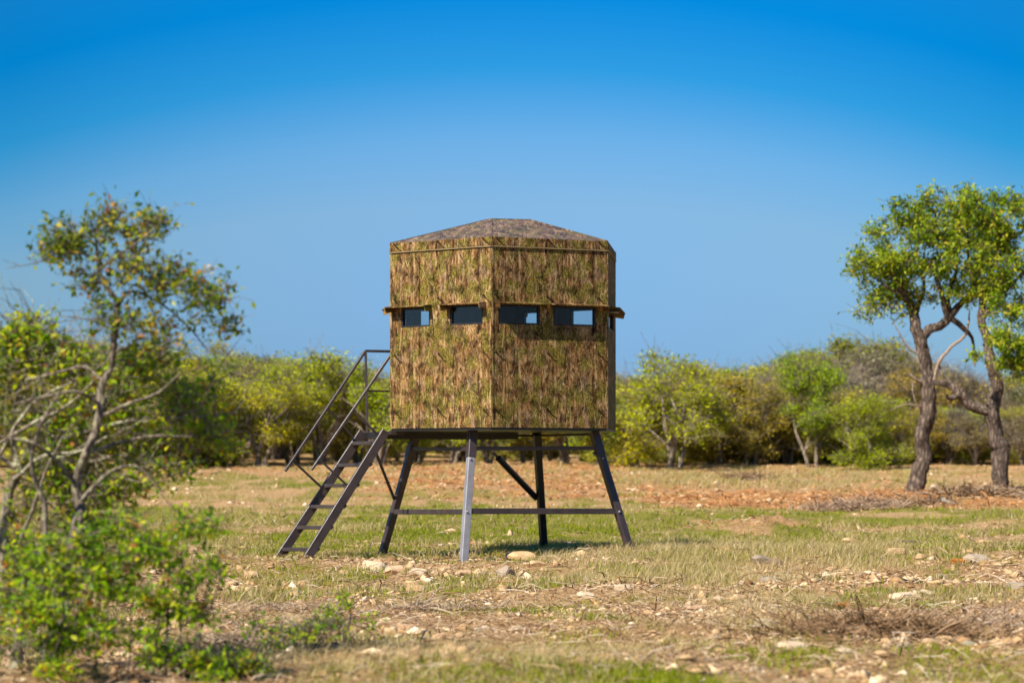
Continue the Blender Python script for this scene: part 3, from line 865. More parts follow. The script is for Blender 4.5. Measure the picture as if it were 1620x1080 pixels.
# top frame under the floor, along the legs
zf = Z0 - 0.06
for ka, kb in (('L', 'B'), ('B', 'R')):
    a = Vector((head[ka].x, head[ka].y, zf)); b_ = Vector((head[kb].x, head[kb].y, zf))
    a, b_ = inset(a, b_, 0.055, 0.055)
    MB().bar(a, b_, 0.04, 0.03).build('floor_beam', M['black_steel'], blind)
# deck slab that reaches out to the stairs
D0 = loc(Vector((-1.46, 28.0, 0)))
def dk(t_, s_, z): return D0 + UU * t_ + VVv * s_ + Vector((0, 0, z))
dm = MB()
for (t0, t1, s0, s1, z0_, z1_) in ((-0.02, 1.70, -0.0, 0.05, 1.405, 1.478), (-0.02, 1.70, 0.63, 0.68, 1.405, 1.478),
                                  (-0.02, 0.03, 0.05, 0.63, 1.405, 1.478), (1.65, 1.70, 0.05, 0.63, 1.405, 1.478)):
    vs = [dk(t0, s0, z0_), dk(t1, s0, z0_), dk(t1, s1, z0_), dk(t0, s1, z0_), dk(t0, s0, z1_), dk(t1, s0, z1_), dk(t1, s1, z1_), dk(t0, s1, z1_)]
    dm.poly(vs, [(0,3,2,1),(4,5,6,7),(0,1,5,4),(1,2,6,5),(2,3,7,6),(3,0,4,7)])
dm.build('deck_frame', M['black_steel'], blind)
vs = [dk(0, 0.0, 1.480), dk(1.7, 0.0, 1.480), dk(1.7, .68, 1.480), dk(0, .68, 1.480), dk(0, 0, 1.486), dk(1.7, 0, 1.486), dk(1.7, .68, 1.486), dk(0, .68, 1.486)]
MB().poly(vs, [(0,3,2,1),(4,5,6,7),(0,1,5,4),(1,2,6,5),(2,3,7,6),(3,0,4,7)]).build('deck_plate', M['steel'], blind)
# box tube end seen on the near side of the landing
MB().bar(dk(0.02, -0.03, 1.470), dk(0.20, -0.03, 1.470), 0.05, 0.05).build('deck_bracket', M['steel'], blind, 0.004)

# stairs
st_top = [dk(-0.02, -0.02, 1.49), dk(-0.02, 0.70, 1.49)]
st_bot = [loc(P(487, 881, 27.56)), loc(P(443, 880, 28.20))]
for a, b_ in zip(st_top, st_bot):
    MB().bar(b_ + (b_ - a).normalized() * 0.03, a, 0.038, 0.105).build('stair_stringer', M['steel'], blind, 0.004)
rows = [705, 739, 770.5, 802.7, 834.7, 868]
for i in range(6):
    f = (rows[i] - 688) / (880 - 688)
    pa = st_top[0].lerp(st_bot[0], f); pb = st_top[1].lerp(st_bot[1], f)
    ctr = (pa + pb) / 2; d = (pb - pa).normalized(); L = (pb - pa).length / 2 + 0.0
    ex = d.cross(Vector((0, 0, 1))).normalized()
    if ex.dot(UU) < 0: ex = -ex
    mb = MB(); vs = []
    for z in (-0.028, 0.014):
        for (p_, q_) in ((-L + .021, -0.055), (L - .021, -0.055), (L - .021, 0.085), (-L + .021, 0.085)):
            vs.append(ctr + d * p_ + ex * q_ + Vector((0, 0, z)))
    mb.poly(vs, [(0,3,2,1),(4,5,6,7),(0,1,5,4),(1,2,6,5),(2,3,7,6),(3,0,4,7)]).build('stair_tread', M['steel'], blind, 0.003)
    q = pa + ex * 0.062
    mb = MB().bar(q - d * 0.03, q + d * 0.01, 0.03, 0.03).build('tread_bracket', M['black_steel'], blind)
# foot plates of the stairs
for b_ in st_bot:
    MB().box((-0.05, -0.05, 0), (0.07, 0.05, 0.012), Matrix.Translation(b_ + Vector((0, 0, -0.02)))).build('foot_plate', M['steel'], blind)

# hand rails
Yn, Yf = 28.0, 28.62
rt = 0.030
def W2(px, py, Y): return loc(P(px, py, Y))
# far rail
fr0, fr1 = W2(451, 745, 28.05), W2(578, 555, 28.60)
MB().bar(fr0, fr1, rt, rt).build('handrail', M['steel'], blind, 0.003)
MB().bar(fr1, W2(632, 556, 28.85), rt, rt).build('top_rail', M['steel'], blind, 0.003)
MB().bar(W2(580, 618, 28.60), W2(632, 619, 28.85), 0.022, 0.022).build('mid_rail', M['steel'], blind)
MB().bar(W2(578.5, 556, 28.60), W2(581, 689, 28.60), rt, rt).build('rail_post', M['steel'], blind, 0.003)
MB().bar(W2(464, 729, 28.11), W2(509, 771, 28.33), 0.022, 0.022).build('rail_strut', M['steel'], blind)
MB().bar(W2(519, 646, 28.34), W2(560, 692, 28.53), 0.022, 0.022).build('rail_strut', M['steel'], blind)
# near rail
nr0, nr1 = W2(493, 743, 27.60), W2(621, 557, 27.98)
MB().bar(nr0, nr1, rt, rt).build('handrail', M['steel'], blind, 0.003)
MB().bar(W2(506, 727, 27.63), W2(551, 769, 27.80), 0.022, 0.022).build('rail_strut', M['steel'], blind)
MB().bar(W2(558, 650, 27.79), W2(601, 690, 27.95), 0.022, 0.022).build('rail_strut', M['steel'], blind)
MB().bar(nr1, nr1 + UU * 0.12, rt, rt).build('top_rail', M['steel'], blind, 0.003)
# brace from landing down to the left leg
MB().bar(W2(596, 719, 28.15), on_leg('L', 789) + Vector((-0.03, 0, 0)), 0.026, 0.026).build('brace', M['steel'], blind)
# gas strut / pipe brace hanging under the floor to the back leg
pA, pB, pC = W2(757, 690, 28.6), W2(788, 724, 28.95), W2(848, 787, 29.6)
MB().tube(pA, pB, 0.014, 10).build('strut_rod', M['steel'], blind)
MB().tube(W2(766, 697, 28.65), W2(781, 714, 28.8), 0.020, 10).build('strut_sleeve', M['bright_steel'], blind)
MB().tube(pB, pC, 0.038, 14).build('strut_cylinder', M['black_steel'], blind)
MB().bar(W2(846, 786, 29.55), W2(856, 783, 29.72), 0.03, 0.03).build('strut_lug', M['black_steel'], blind)
for o in blind.children_recursive:
    pass

# ------------------------------------------------------------------ trees
def tube_np(P_, Rr, sides, rough=0.0, rg=None):
    """P_ (n,3) path, Rr (n,) radii -> verts, quads"""
    n = len(P_)
    T_ = np.gradient(P_, axis=0)
    T_ /= np.linalg.norm(T_, axis=1, keepdims=True) + 1e-9
    ref = np.array([0.31, 0.83, 0.46]) if abs(T_[0] @ np.array([0.31, 0.83, 0.46])) < 0.9 else np.array([1.0, 0, 0])
    S = np.cross(T_, ref); S /= np.linalg.norm(S, axis=1, keepdims=True) + 1e-9
    U = np.cross(S, T_)
    a = np.arange(sides) * 2 * math.pi / sides
    rad = Rr[:, None] * np.ones((1, sides))
    if rough and rg is not None:
        rad = rad * (1 + rough * rg.normal(0, 1, (n, sides)))
        rad = rad * (1 + 0.10 * np.sin(a * 3 + np.arange(n)[:, None] * 0.35)) 
    Vv = P_[:, None] + rad[..., None] * (np.cos(a)[None, :, None] * S[:, None] + np.sin(a)[None, :, None] * U[:, None])
    i = np.arange(n - 1)[:, None] * sides; j = np.arange(sides)[None]
    j2 = (j + 1) % sides
    Ff = np.stack([i + j, i + j2, i + sides + j2, i + sides + j], 2).reshape(-1, 4)
    return Vv.reshape(-1, 3), Ff

def smooth_path(pts, step):
    pts = np.asarray(pts, float)
    if len(pts) == 2:
        n = max(3, int(np.linalg.norm(pts[1, :3] - pts[0, :3]) / step))
        return pts[0] + (pts[1] - pts[0]) * np.linspace(0, 1, n)[:, None]
    ext = np.vstack([2 * pts[0] - pts[1], pts, 2 * pts[-1] - pts[-2]])
    out = []
    for i in range(1, len(ext) - 2):
        p0, p1, p2, p3 = ext[i - 1:i + 3]
        n = max(2, int(np.linalg.norm(p2[:3] - p1[:3]) / step))
        t_ = np.linspace(0, 1, n, endpoint=False)[:, None]
        out.append(0.5 * ((2 * p1) + (-p0 + p2) * t_ + (2 * p0 - 5 * p1 + 4 * p2 - p3) * t_ ** 2 + (-p0 + 3 * p1 - 3 * p2 + p3) * t_ ** 3))
    out.append(pts[-1:])
    return np.vstack(out)

def leaves_np(C, rg, size, aspect=0.45, up=0.4, fold=0.15):
    n = len(C)
    d = rg.normal(0, 1, (n, 3)); d /= np.linalg.norm(d, axis=1, keepdims=True)
    nr = rg.normal(0, 1, (n, 3)) + np.array([0, 0, up * 2]); s = np.cross(d, nr); s /= np.linalg.norm(s, axis=1, keepdims=True) + 1e-9
    nn = np.cross(s, d)
    L = (size * rg.uniform(0.6, 1.3, n))[:, None]
    w = L * aspect * 0.5
    Vv = np.stack([C, C + d * L * 0.5 + s * w + nn * w * fold * 2, C + d * L, C + d * L * 0.5 - s * w + nn * w * fold * 2], 1).reshape(-1, 3)
    i = np.arange(n) * 4
    return Vv, np.stack([i, i + 1, i + 2, i + 3], 1)

def make_tree(name, origin, limbs, blobs, seed, leaf=0.05, per=26, sigma=0.09, aspect=0.45, twig_r=0.010, trunk_sides=12, step=0.08,
              bark='bark', leafm='leaf_oak', parent_extra=None, shell=0.35, rough=0.05, tint_c=0.5, tint_w=0.25, bare=0, twig_min=0.0025, ragged=0.35, taperlen=0.5, twig_bow=0.10, split=0, sub=(.28, .5), fringe=0.0, bare_len=2.2, bare_r=1.3):
    """limbs: lists of (x,y,z,r) world points; blobs: (cx,cy,cz,rx,ry,rz,n,density) world ellipsoids with n leaf clusters"""
    rg = np.random.default_rng(seed)
    O = np.array(origin, float)
    Vs, Fs, off = [], [], 0
    nodes, nrad = [], []
    for lb in limbs:
        q = smooth_path([(p[0] - O[0], p[1] - O[1], p[2] - O[2], p[3]) for p in lb], step)
        jit = rg.normal(0, 1, (len(q), 3)); ker = np.array([.25, .5, .25])
        for c_ in range(3): jit[:, c_] = np.convolve(jit[:, c_], ker, 'same')
        path = q[:, :3] + jit * (q[:, 3:4] * 0.16 + 0.002)
        sides = trunk_sides if q[0, 3] > 0.03 else (6 if q[0, 3] > 0.012 else 4)
        v, f = tube_np(path, np.maximum(q[:, 3], twig_min), sides, rough if sides > 6 else 0.0, rg)
        Vs.append(v); Fs.append(f + off); off += len(v)
        nodes.append(path); nrad.append(q[:, 3])
    nodes = np.vstack(nodes); nrad = np.concatenate(nrad)
    att, den = [], []
    nb_ = []
    for (cx, cy, cz, rx, ry, rz, n_, dn) in blobs:
        if split and n_ >= 40:
            k_ = split
            for _ in range(k_):
                u = rg.normal(0, 1, 3); u /= np.linalg.norm(u); f_ = rg.uniform(.35, 1.0); q_ = rg.uniform(*sub)
                if rg.random() < fringe: f_ = rg.uniform(1.05, 1.4); q_ *= .6
                nb_.append((cx + u[0] * rx * f_, cy + u[1] * ry * f_, cz + u[2] * rz * f_, rx * q_, ry * q_, rz * q_, max(3, int(n_ / k_)), dn * rg.uniform(.75, 1.2)))
        else: nb_.append((cx, cy, cz, rx, ry, rz, n_, dn))
    for (cx, cy, cz, rx, ry, rz, n_, dn) in nb_:
        u = rg.normal(0, 1, (n_, 3)); u /= np.linalg.norm(u, axis=1, keepdims=True)
        rr_ = (shell + (1 - shell) * rg.random(n_)) ** 0.6 * (1 + ragged * 0.5 * rg.normal(0, 0.5, n_))
        pt = u * rr_[:, None] * np.array([rx, ry, rz]) + np.array([cx, cy, cz]) - O
        att.append(pt); den.append(np.full(n_, dn))
    att = np.vstack(att); den = np.concatenate(den)
    # connect every cluster to the closest wood already there, nearest first
    d0 = np.array([np.min(np.sum((nodes - a_) ** 2, 1)) for a_ in att])
    order = np.argsort(d0)
    cap = len(nodes) + len(att) * 4 + 8
    buf = np.zeros((cap, 3)); buf[:len(nodes)] = nodes; br = np.zeros(cap); br[:len(nodes)] = nrad; m_ = len(nodes)
    lc, ltw = [], []
    for k in order:
        a_ = att[k]
        dd = np.sum((buf[:m_] - a_) ** 2, 1)
        # prefer wood lower/inner than the cluster so twigs rise outwards
        dd = dd * (1 + 0.6 * (buf[:m_, 2] > a_[2]))
        j = int(np.argmin(dd)); s_ = buf[j]
        L = math.sqrt(max(dd[j], 1e-6))
        if L < 0.02: L = 0.02
        r0 = min(br[j] * 0.7, twig_r * (0.35 + L / taperlen)); r0 = max(r0, twig_min)
        tt_ = np.linspace(0, 1, 5)[:, None]
        bow = rg.normal(0, twig_bow, 3) * L; bow[2] += 0.06 * L
        path = s_ + (a_ - s_) * tt_ + bow * (4 * tt_ * (1 - tt_)) * 0.7
        path[1:4] += rg.normal(0, 0.035 * L, (3, 3))
        rad = np.linspace(r0, max(twig_min * 0.8, r0 * 0.4), 5)
        v, f = tube_np(path, rad, 3)
        Vs.append(v); Fs.append(f + off); off += len(v)
        buf[m_:m_ + 4] = path[1:]; br[m_:m_ + 4] = rad[1:]; m_ += 4
        n_l = rg.poisson(per * den[k])
        if n_l:
            c_ = a_ + rg.normal(0, sigma, (n_l, 3)) * np.array([1.15, 1.15, 0.8])
            lc.append(c_); ltw.append(np.full(n_l, rg.normal(tint_c, tint_w)))
            # little spurs carry the leaves
            for q_ in range(min(3, n_l)):
                v, f = tube_np(np.stack([path[3], (path[3] + c_[q_]) / 2 + rg.normal(0, .01, 3), c_[q_]]), np.full(3, twig_min * 0.8), 3)
                Vs.append(v); Fs.append(f + off); off += len(v)
    for _ in range(bare):           # leafless spiky twigs
        j = rg.integers(0, m_)
        d = rg.normal(0, 1, 3); d[2] = abs(d[2]) * 0.6; d /= np.linalg.norm(d); L = rg.uniform(0.5, 1.6) * sigma * bare_len
        p0 = buf[j]; path = np.stack([p0, p0 + d * L * 0.5 + rg.normal(0, .1, 3) * L, p0 + d * L])
        v, f = tube_np(path, np.array([twig_min * bare_r, twig_min * bare_r * .8, twig_min * 0.6]), 3)
        Vs.append(v); Fs.append(f + off); off += len(v)
    wme = np_mesh(name + '_wood', np.vstack(Vs), [np.vstack(Fs)], smooth=True)
    lme = None
    if lc:
        C = np.vstack(lc); tn = np.concatenate(ltw)
        v, f = leaves_np(C, rg, leaf, aspect)
        tint = np.clip(tn + rg.normal(0, 0.16, len(C)), 0, 1)
        lme = np_mesh(name + '_leaves', v, [f], np.repeat(tint, 4))
    root = empty(name, origin)
    tr_o = link('trunk', wme, M[bark], root)
    cr_o = link('crown', lme, M[leafm], root) if lme is not None else None
    return root, tr_o, cr_o

M['bark'] = bark_mat('oak_bark', (0.022, 0.016, 0.013), (0.21, 0.155, 0.12), 1.0)
M['bark_grey'] = bark_mat('grey_lichen_bark', (0.045, 0.032, 0.026), (0.20, 0.165, 0.135), 2.2, (0.33, 0.32, 0.25))
M['bark_twig'] = bark_mat('brown_twig_bark', (0.075, 0.058, 0.045), (0.34, 0.275, 0.21), 2.2, (0.36, 0.33, 0.22))
M['bark_pale'] = bark_mat('pale_lichen_bark', (0.14, 0.11, 0.08), (0.42, 0.36, 0.27), 2.2, (0.50, 0.48, 0.34))
M['bark_far'] = bark_mat('scrub_bark', (0.08, 0.06, 0.045), (0.38, 0.31, 0.24), 1.0)
M['dead'] = bark_mat('dead_wood', (0.22, 0.15, 0.11), (0.62, 0.48, 0.36), 3.0)
M['leaf_oak'] = leaf_mat('oak_leaves', [(0.0, (0.06, 0.12, 0.010)), (0.35, (0.17, 0.28, 0.014)), (0.6, (0.32, 0.42, 0.02)), (0.8, (0.50, 0.50, 0.035)), (1.0, (0.60, 0.50, 0.08))], 0.5)
M['leaf_near'] = leaf_mat('shrub_leaves', [(0.0, (0.08, 0.19, 0.010)), (0.35, (0.20, 0.36, 0.014)), (0.62, (0.36, 0.50, 0.02)), (0.82, (0.60, 0.60, 0.035)), (0.985, (0.70, 0.62, 0.06)), (1.0, (0.50, 0.20, 0.06))], 0.6, 0.35)
M['leaf_top'] = leaf_mat('sparse_top_leaves', [(0.0, (0.05, 0.11, 0.012)), (0.3, (0.14, 0.23, 0.015)), (0.5, (0.28, 0.34, 0.022)), (0.70, (0.48, 0.42, 0.035)), (0.88, (0.50, 0.30, 0.07)), (1.0, (0.45, 0.16, 0.05))], 0.5, 0.35)
M['leaf_far'] = leaf_mat('scrub_leaves', [(0.0, (0.35, 0.4, 0.3)), (0.5, (0.8, 0.85, 0.7)), (1.0, (1.35, 1.3, 1.0))], 0.48, 0.6, True)

def Q(px, py, Y, r): 
    v = P(px, py, Y); return (v.x, v.y, v.z, r)
def Bl(px, py, Y, rx, ry, n, dn=1.0, rd=None):
    """ellipsoid given in picture pixels at a distance"""
    c = P(px, py, Y); k = Y / FPX
    return (c.x, c.y, c.z, rx * k, (rd if rd else (rx + ry) / 2) * k, ry * k, n, dn)

# --- two live oaks on the right
Y1 = 45.0
limbs = [
    [Q(1449, 790, Y1, .19), Q(1450, 770, Y1, .165), Q(1462, 725, Y1, .14), Q(1457, 690, Y1, .135), Q(1469, 650, Y1, .15), Q(1466, 610, Y1, .125), Q(1463, 570, Y1, .115), Q(1455, 540, Y1, .12), Q(1448, 512, Y1, .10), Q(1444, 490, Y1 + .1, .08), Q(1425, 455, Y1 - .2, .055), Q(1408, 425, Y1 - .3, .03)],
    [Q(1455, 542, Y1, .085), Q(1470, 522, Y1, .085), Q(1492, 512, Y1 + .1, .08), Q(1504, 498, Y1 + .1, .075), Q(1520, 480, Y1 + .2, .06), Q(1545, 462, Y1 + .3, .05), Q(1580, 430, Y1 + .4, .03)],
    [Q(1500, 505, Y1 + .1, .06), Q(1494, 480, Y1, .05), Q(1486, 455, Y1 - .1, .04), Q(1470, 410, Y1 - .3, .02)],
    [Q(1504, 500, Y1 + .1, .05), Q(1500, 470, Y1 + .2, .04), Q(1512, 430, Y1 + .3, .03), Q(1515, 380, Y1 + .2, .015)],
    [Q(1446, 500, Y1, .05), Q(1455, 478, Y1 + .2, .04), Q(1462, 450, Y1 + .3, .03), Q(1450, 400, Y1 + .4, .015)],
    [Q(1436, 475, Y1 - .1, .035), Q(1410, 458, Y1 - .2, .025), Q(1385, 440, Y1 - .3, .015)],
    [Q(1504, 505, Y1 + .1, .055), Q(1522, 518, Y1 + .15, .05), Q(1538, 535, Y1 + .3, .03), Q(1541, 560, Y1 + .4, .018), Q(1543, 580, Y1 + .4, .012)],
]
deadlimbs = [
    [Q(1462, 565, Y1, .03), Q(1436, 548, Y1 - .1, .018), Q(1420, 520, Y1 - .2, .012), Q(1412, 508, Y1 - .2, .006)],
    [Q(1472, 632, Y1, .05), Q(1478, 600, Y1 - .1, .032), Q(1487, 570, Y1 - .15, .03), Q(1505, 548, Y1 - .1, .03), Q(1525, 532, Y1, .028), Q(1532, 510, Y1, .02), Q(1534, 490, Y1, .012)],
    [Q(1484, 572, Y1 - .1, .02), Q(1491, 590, Y1 - .1, .018), Q(1497, 605, Y1, .012)],
    [Q(1464, 606, Y1, .05), Q(1448, 600, Y1 - .15, .028), Q(1437, 590, Y1 - .2, .022)],
    [Q(1462, 645, Y1, .02), Q(1447, 640, Y1 - .1, .014), Q(1425, 641, Y1 - .15, .011), Q(1408, 650, Y1 - .2, .006)],
    [Q(1444, 603, Y1 - .15, .014), Q(1445, 625, Y1 - .15, .012), Q(1452, 645, Y1 - .1, .01)],
]
blobs = [Bl(1375, 490, Y1, 26, 20, 30, .8), Bl(1415, 490, Y1, 26, 18, 24, .7), Bl(1535, 420, Y1, 50, 60, 140), Bl(1480, 410, Y1, 70, 50, 120), Bl(1395, 415, Y1, 40, 45, 110), Bl(1372, 430, Y1, 28, 30, 60), Bl(1450, 385, Y1, 60, 62, 260), Bl(1440, 350, Y1, 38, 35, 110), Bl(1462, 330, Y1, 26, 24, 60),
         Bl(1505, 380, Y1, 55, 60, 230), Bl(1510, 440, Y1, 60, 40, 190), Bl(1445, 440, Y1, 55, 38, 170), Bl(1388, 470, Y1, 28, 22, 45, .8), Bl(1560, 400, Y1 + .4, 50, 60, 170),
         Bl(1400, 395, Y1, 18, 55, 40), Bl(1360, 400, Y1, 12, 12, 14), Bl(1480, 310, Y1, 30, 15, 26, .7), Bl(1400, 365, Y1, 20, 22, 26, .7)]
r1, t1, c1 = make_tree('oak_tree', (P(1449, 784, Y1).x, Y1, P(1449, 784, Y1).z), limbs, blobs, 11, leaf=0.092, per=8, sigma=0.075, aspect=0.45, twig_r=0.018, trunk_sides=14, step=0.07, rough=0.06, tint_c=0.52, tint_w=0.24, bare=260, twig_min=0.004, split=15, sub=(.13, .29), fringe=.22)
tag(r1, 'crooked live oak with full green crown, nearer the camouflage blind', 'tree', 'live oaks in the pasture')
Vs, Fs, off = [], [], 0
rgd = np.random.default_rng(5)
O1 = np.array(r1.location)
for lb in deadlimbs:
    q = smooth_path(lb, 0.05); pth = q[:, :3] - O1 + rgd.normal(0, .006, (len(q), 3))
    v, f = tube_np(pth, q[:, 3], 6); Vs.append(v); Fs.append(f + off); off += len(v)
db = link('dead_branches', np_mesh('dead_branches', np.vstack(Vs), [np.vstack(Fs)], smooth=True), M['dead'], r1)
db.name = 'dead_branch'

Y2 = 44.0
limbs = [
    [Q(1584, 800, Y2, .20), Q(1583, 775, Y2, .165), Q(1583, 740, Y2, .15), Q(1580, 710, Y2, .155), Q(1572, 680, Y2, .13), Q(1571, 650, Y2, .135), Q(1577, 620, Y2, .11), Q(1574, 595, Y2, .11), Q(1566, 575, Y2, .10), Q(1562, 540, Y2 + .3, .08), Q(1552, 500, Y2 + .4, .07), Q(1560, 455, Y2 + .4, .055), Q(1580, 400, Y2 + .3, .03)],
    [Q(1573, 650, Y2, .12), Q(1556, 650, Y2, .10), Q(1535, 640, Y2 + .1, .095), Q(1520, 622, Y2 + .1, .10), Q(1505, 608, Y2 + .2, .075), Q(1488, 605, Y2 + .2, .06), Q(1476, 603, Y2 + .3, .045)],
    [Q(1520, 624, Y2 + .1, .07), Q(1505, 630, Y2, .05), Q(1497, 626, Y2 - .05, .03)],
    [Q(1574, 585, Y2, .06), Q(1590, 560, Y2 - .2, .05), Q(1612, 545, Y2 - .4, .04), Q(1640, 530, Y2 - .5, .02)],
    [Q(1555, 505, Y2 + .4, .05), Q(1580, 470, Y2 + .2, .045), Q(1610, 440, Y2, .03), Q(1650, 400, Y2, .02)],
    [Q(1556, 470, Y2 + .4, .04), Q(1535, 430, Y2 + .5, .03), Q(1530, 370, Y2 + .5, .018)],
]
blobs = [Bl(1545, 340, Y2 + .3, 36, 40, 150), Bl(1590, 350, Y2, 45, 45, 200), Bl(1640, 370, Y2, 50, 55, 190), Bl(1575, 400, Y2, 60, 45, 240), Bl(1625, 450, Y2, 60, 55, 240), Bl(1590, 480, Y2, 34, 40, 100, .8),
         Bl(1690, 430, Y2, 50, 70, 160), Bl(1560, 445, Y2 + .3, 30, 30, 80), Bl(1575, 520, Y2, 20, 34, 26, .6), Bl(1600, 555, Y2 - .6, 46, 28, 200), Bl(1585, 535, Y2 - .6, 26, 20, 60), Bl(1645, 550, Y2 - .4, 48, 30, 120), Bl(1620, 585, Y2 - .4, 40, 14, 40, .6),
         Bl(1690, 510, Y2, 40, 50, 100), Bl(1532, 310, Y2 + .3, 18, 14, 26), Bl(1575, 312, Y2, 10, 12, 14), Bl(1605, 315, Y2, 12, 12, 14)]
r2, t2, c2 = make_tree('oak_tree', (P(1584, 786, Y2).x, Y2, P(1584, 786, Y2).z), limbs, blobs, 12, leaf=0.092, per=8, sigma=0.075, aspect=0.45, twig_r=0.018, trunk_sides=14, step=0.07, rough=0.07, tint_c=0.52, tint_w=0.24, bare=260, twig_min=0.004, split=15, sub=(.13, .29), fringe=.22)
tag(r2, 'thick dark live oak with a long low limb reaching toward its crooked neighbour', 'tree', 'live oaks in the pasture')

# --- near shrubs on the left
Y3 = 12.4
limbs = [
    [Q(84, 1075, Y3, .040), Q(90, 1020, Y3, .038), Q(92, 960, Y3, .036), Q(98, 905, Y3, .034), Q(118, 850, Y3, .030), Q(127, 800, Y3 + .05, .028), Q(122, 760, Y3 + .05, .024), Q(140, 710, Y3, .022), Q(158, 660, Y3, .021), Q(160, 615, Y3, .020), Q(175, 580, Y3, .015), Q(178, 555, Y3, .016), Q(182, 520, Y3, .017), Q(186, 480, Y3, .014), Q(160, 440, Y3, .012), Q(155, 400, Y3, .009), Q(150, 360, Y3, .005)],
    [Q(186, 485, Y3, .010), Q(205, 460, Y3 + .05, .009), Q(245, 475, Y3 + .1, .007), Q(280, 500, Y3 + .1, .006), Q(310, 530, Y3 + .1, .005), Q(330, 555, Y3 + .1, .003)],
    [Q(160, 425, Y3, .008), Q(190, 400, Y3 - .05, .007), Q(220, 382, Y3 - .1, .005), Q(255, 350, Y3 - .1, .003)],
    [Q(155, 410, Y3, .008), Q(120, 400, Y3, .006), Q(92, 400, Y3, .005), Q(60, 415, Y3 + .05, .003), Q(10, 424, Y3 + .05, .002)],
    [Q(158, 390, Y3, .006), Q(175, 360, Y3, .005), Q(200, 325, Y3 + .1, .002)],
    [Q(184, 525, Y3, .008), Q(140, 505, Y3 - .1, .005), Q(95, 500, Y3 - .1, .003)],
    [Q(178, 560, Y3, .010), Q(215, 545, Y3, .008), Q(260, 545, Y3, .005), Q(300, 560, Y3, .003)],
    [Q(160, 640, Y3, .012), Q(120, 620, Y3 - .15, .010), Q(80, 625, Y3 - .2, .008), Q(20, 640, Y3 - .3, .005)],
    [Q(158, 660, Y3, .012), Q(200, 640, Y3 - .1, .009), Q(250, 620, Y3 - .15, .006), Q(285, 590, Y3 - .2, .003)],
    [Q(140, 715, Y3, .014), Q(190, 700, Y3 + .1, .010), Q(240, 690, Y3 + .1, .008), Q(310, 690, Y3 + .15, .004)],
    [Q(127, 790, Y3, .014), Q(170, 750, Y3, .010), Q(215, 738, Y3, .008), Q(262, 780, Y3, .004)],
    [Q(122, 770, Y3, .014), Q(90, 730, Y3 - .1, .011), Q(50, 700, Y3 - .2, .009), Q(0, 690, Y3 - .2, .006)],
    [Q(92, 930, Y3, .022), Q(72, 860, Y3 - .1, .018), Q(70, 800, Y3 - .1, .016), Q(50, 740, Y3 - .15, .012), Q(60, 680, Y3 - .2, .009), Q(95, 620, Y3 - .2, .006)],
    [Q(160, 600, Y3, .012), Q(130, 580, Y3 + .1, .010), Q(90, 590, Y3 + .1, .008), Q(40, 600, Y3 + .15, .005)],
]
blobs = [Bl(100, 385, Y3, 42, 40, 60, .9), Bl(165, 355, Y3, 40, 35, 34, .7), Bl(225, 365, Y3, 40, 28, 36, .75), Bl(245, 345, Y3, 18, 20, 14, .7), Bl(200, 420, Y3, 50, 30, 34, .6), Bl(150, 450, Y3, 50, 35, 30, .5),
         Bl(260, 445, Y3, 60, 36, 60, .75), Bl(330, 470, Y3, 42, 42, 46, .7), Bl(365, 515, Y3, 22, 14, 12, .8), Bl(230, 510, Y3, 60, 35, 44, .55), Bl(170, 500, Y3, 40, 40, 26, .5), Bl(240, 555, Y3, 60, 24, 36, .6)]
r3, t3, c3 = make_tree('sparse_shrub_tree', (P(84, 1060, Y3).x, Y3, 0), limbs, blobs, 21, leaf=0.040, per=10, sigma=0.038, aspect=0.52, twig_r=0.006, trunk_sides=12, step=0.03,
                       bark='bark_twig', leafm='leaf_top', tint_c=0.42, tint_w=0.22, bare=900, twig_min=0.0016, shell=0.1, taperlen=0.35, twig_bow=0.2)
tag(r3, 'spindly young tree with open sparse top standing clear against the sky', 'tree')

# dense leafy skirt of the same thicket: a second plant in front of it
Y4 = 12.9
limbs = [
    [Q(20, 1080, Y4, .035), Q(30, 1000, Y4, .032), Q(20, 940, Y4, .03), Q(5, 880, Y4, .028), Q(10, 800, Y4, .026), Q(30, 740, Y4, .022), Q(60, 690, Y4, .018), Q(120, 640, Y4, .012), Q(200, 610, Y4, .006)],
    [Q(30, 745, Y4, .018), Q(20, 690, Y4, .015), Q(30, 620, Y4, .012), Q(50, 560, Y4, .008), Q(60, 520, Y4, .004)],
    [Q(60, 690, Y4, .014), Q(110, 690, Y4 - .1, .011), Q(180, 670, Y4 - .1, .009), Q(260, 660, Y4 - .1, .007), Q(310, 680, Y4 - .1, .004)],
    [Q(30, 740, Y4, .014), Q(-30, 700, Y4, .011), Q(-80, 640, Y4, .008)],
    [Q(5, 880, Y4, .018), Q(-20, 800, Y4 - .1, .015), Q(0, 720, Y4 - .15, .012), Q(50, 640, Y4 - .2, .009), Q(120, 600, Y4 - .2, .005)],
    [Q(20, 760, Y4 - .1, .012), Q(70, 720, Y4 - .2, .010), Q(120, 715, Y4 - .25, .008), Q(170, 690, Y4 - .25, .005)],
    [Q(0, 700, Y4 - .2, .010), Q(60, 665, Y4 - .25, .009), Q(110, 640, Y4 - .25, .007), Q(150, 600, Y4 - .2, .004)],
    [Q(30, 860, Y4 - .1, .012), Q(55, 800, Y4 - .2, .010), Q(70, 750, Y4 - .25, .008), Q(100, 690, Y4 - .25, .005)],
    [Q(60, 700, Y4, .010), Q(130, 730, Y4 - .1, .008), Q(190, 720, Y4 - .1, .006), Q(240, 740, Y4, .003)],
]
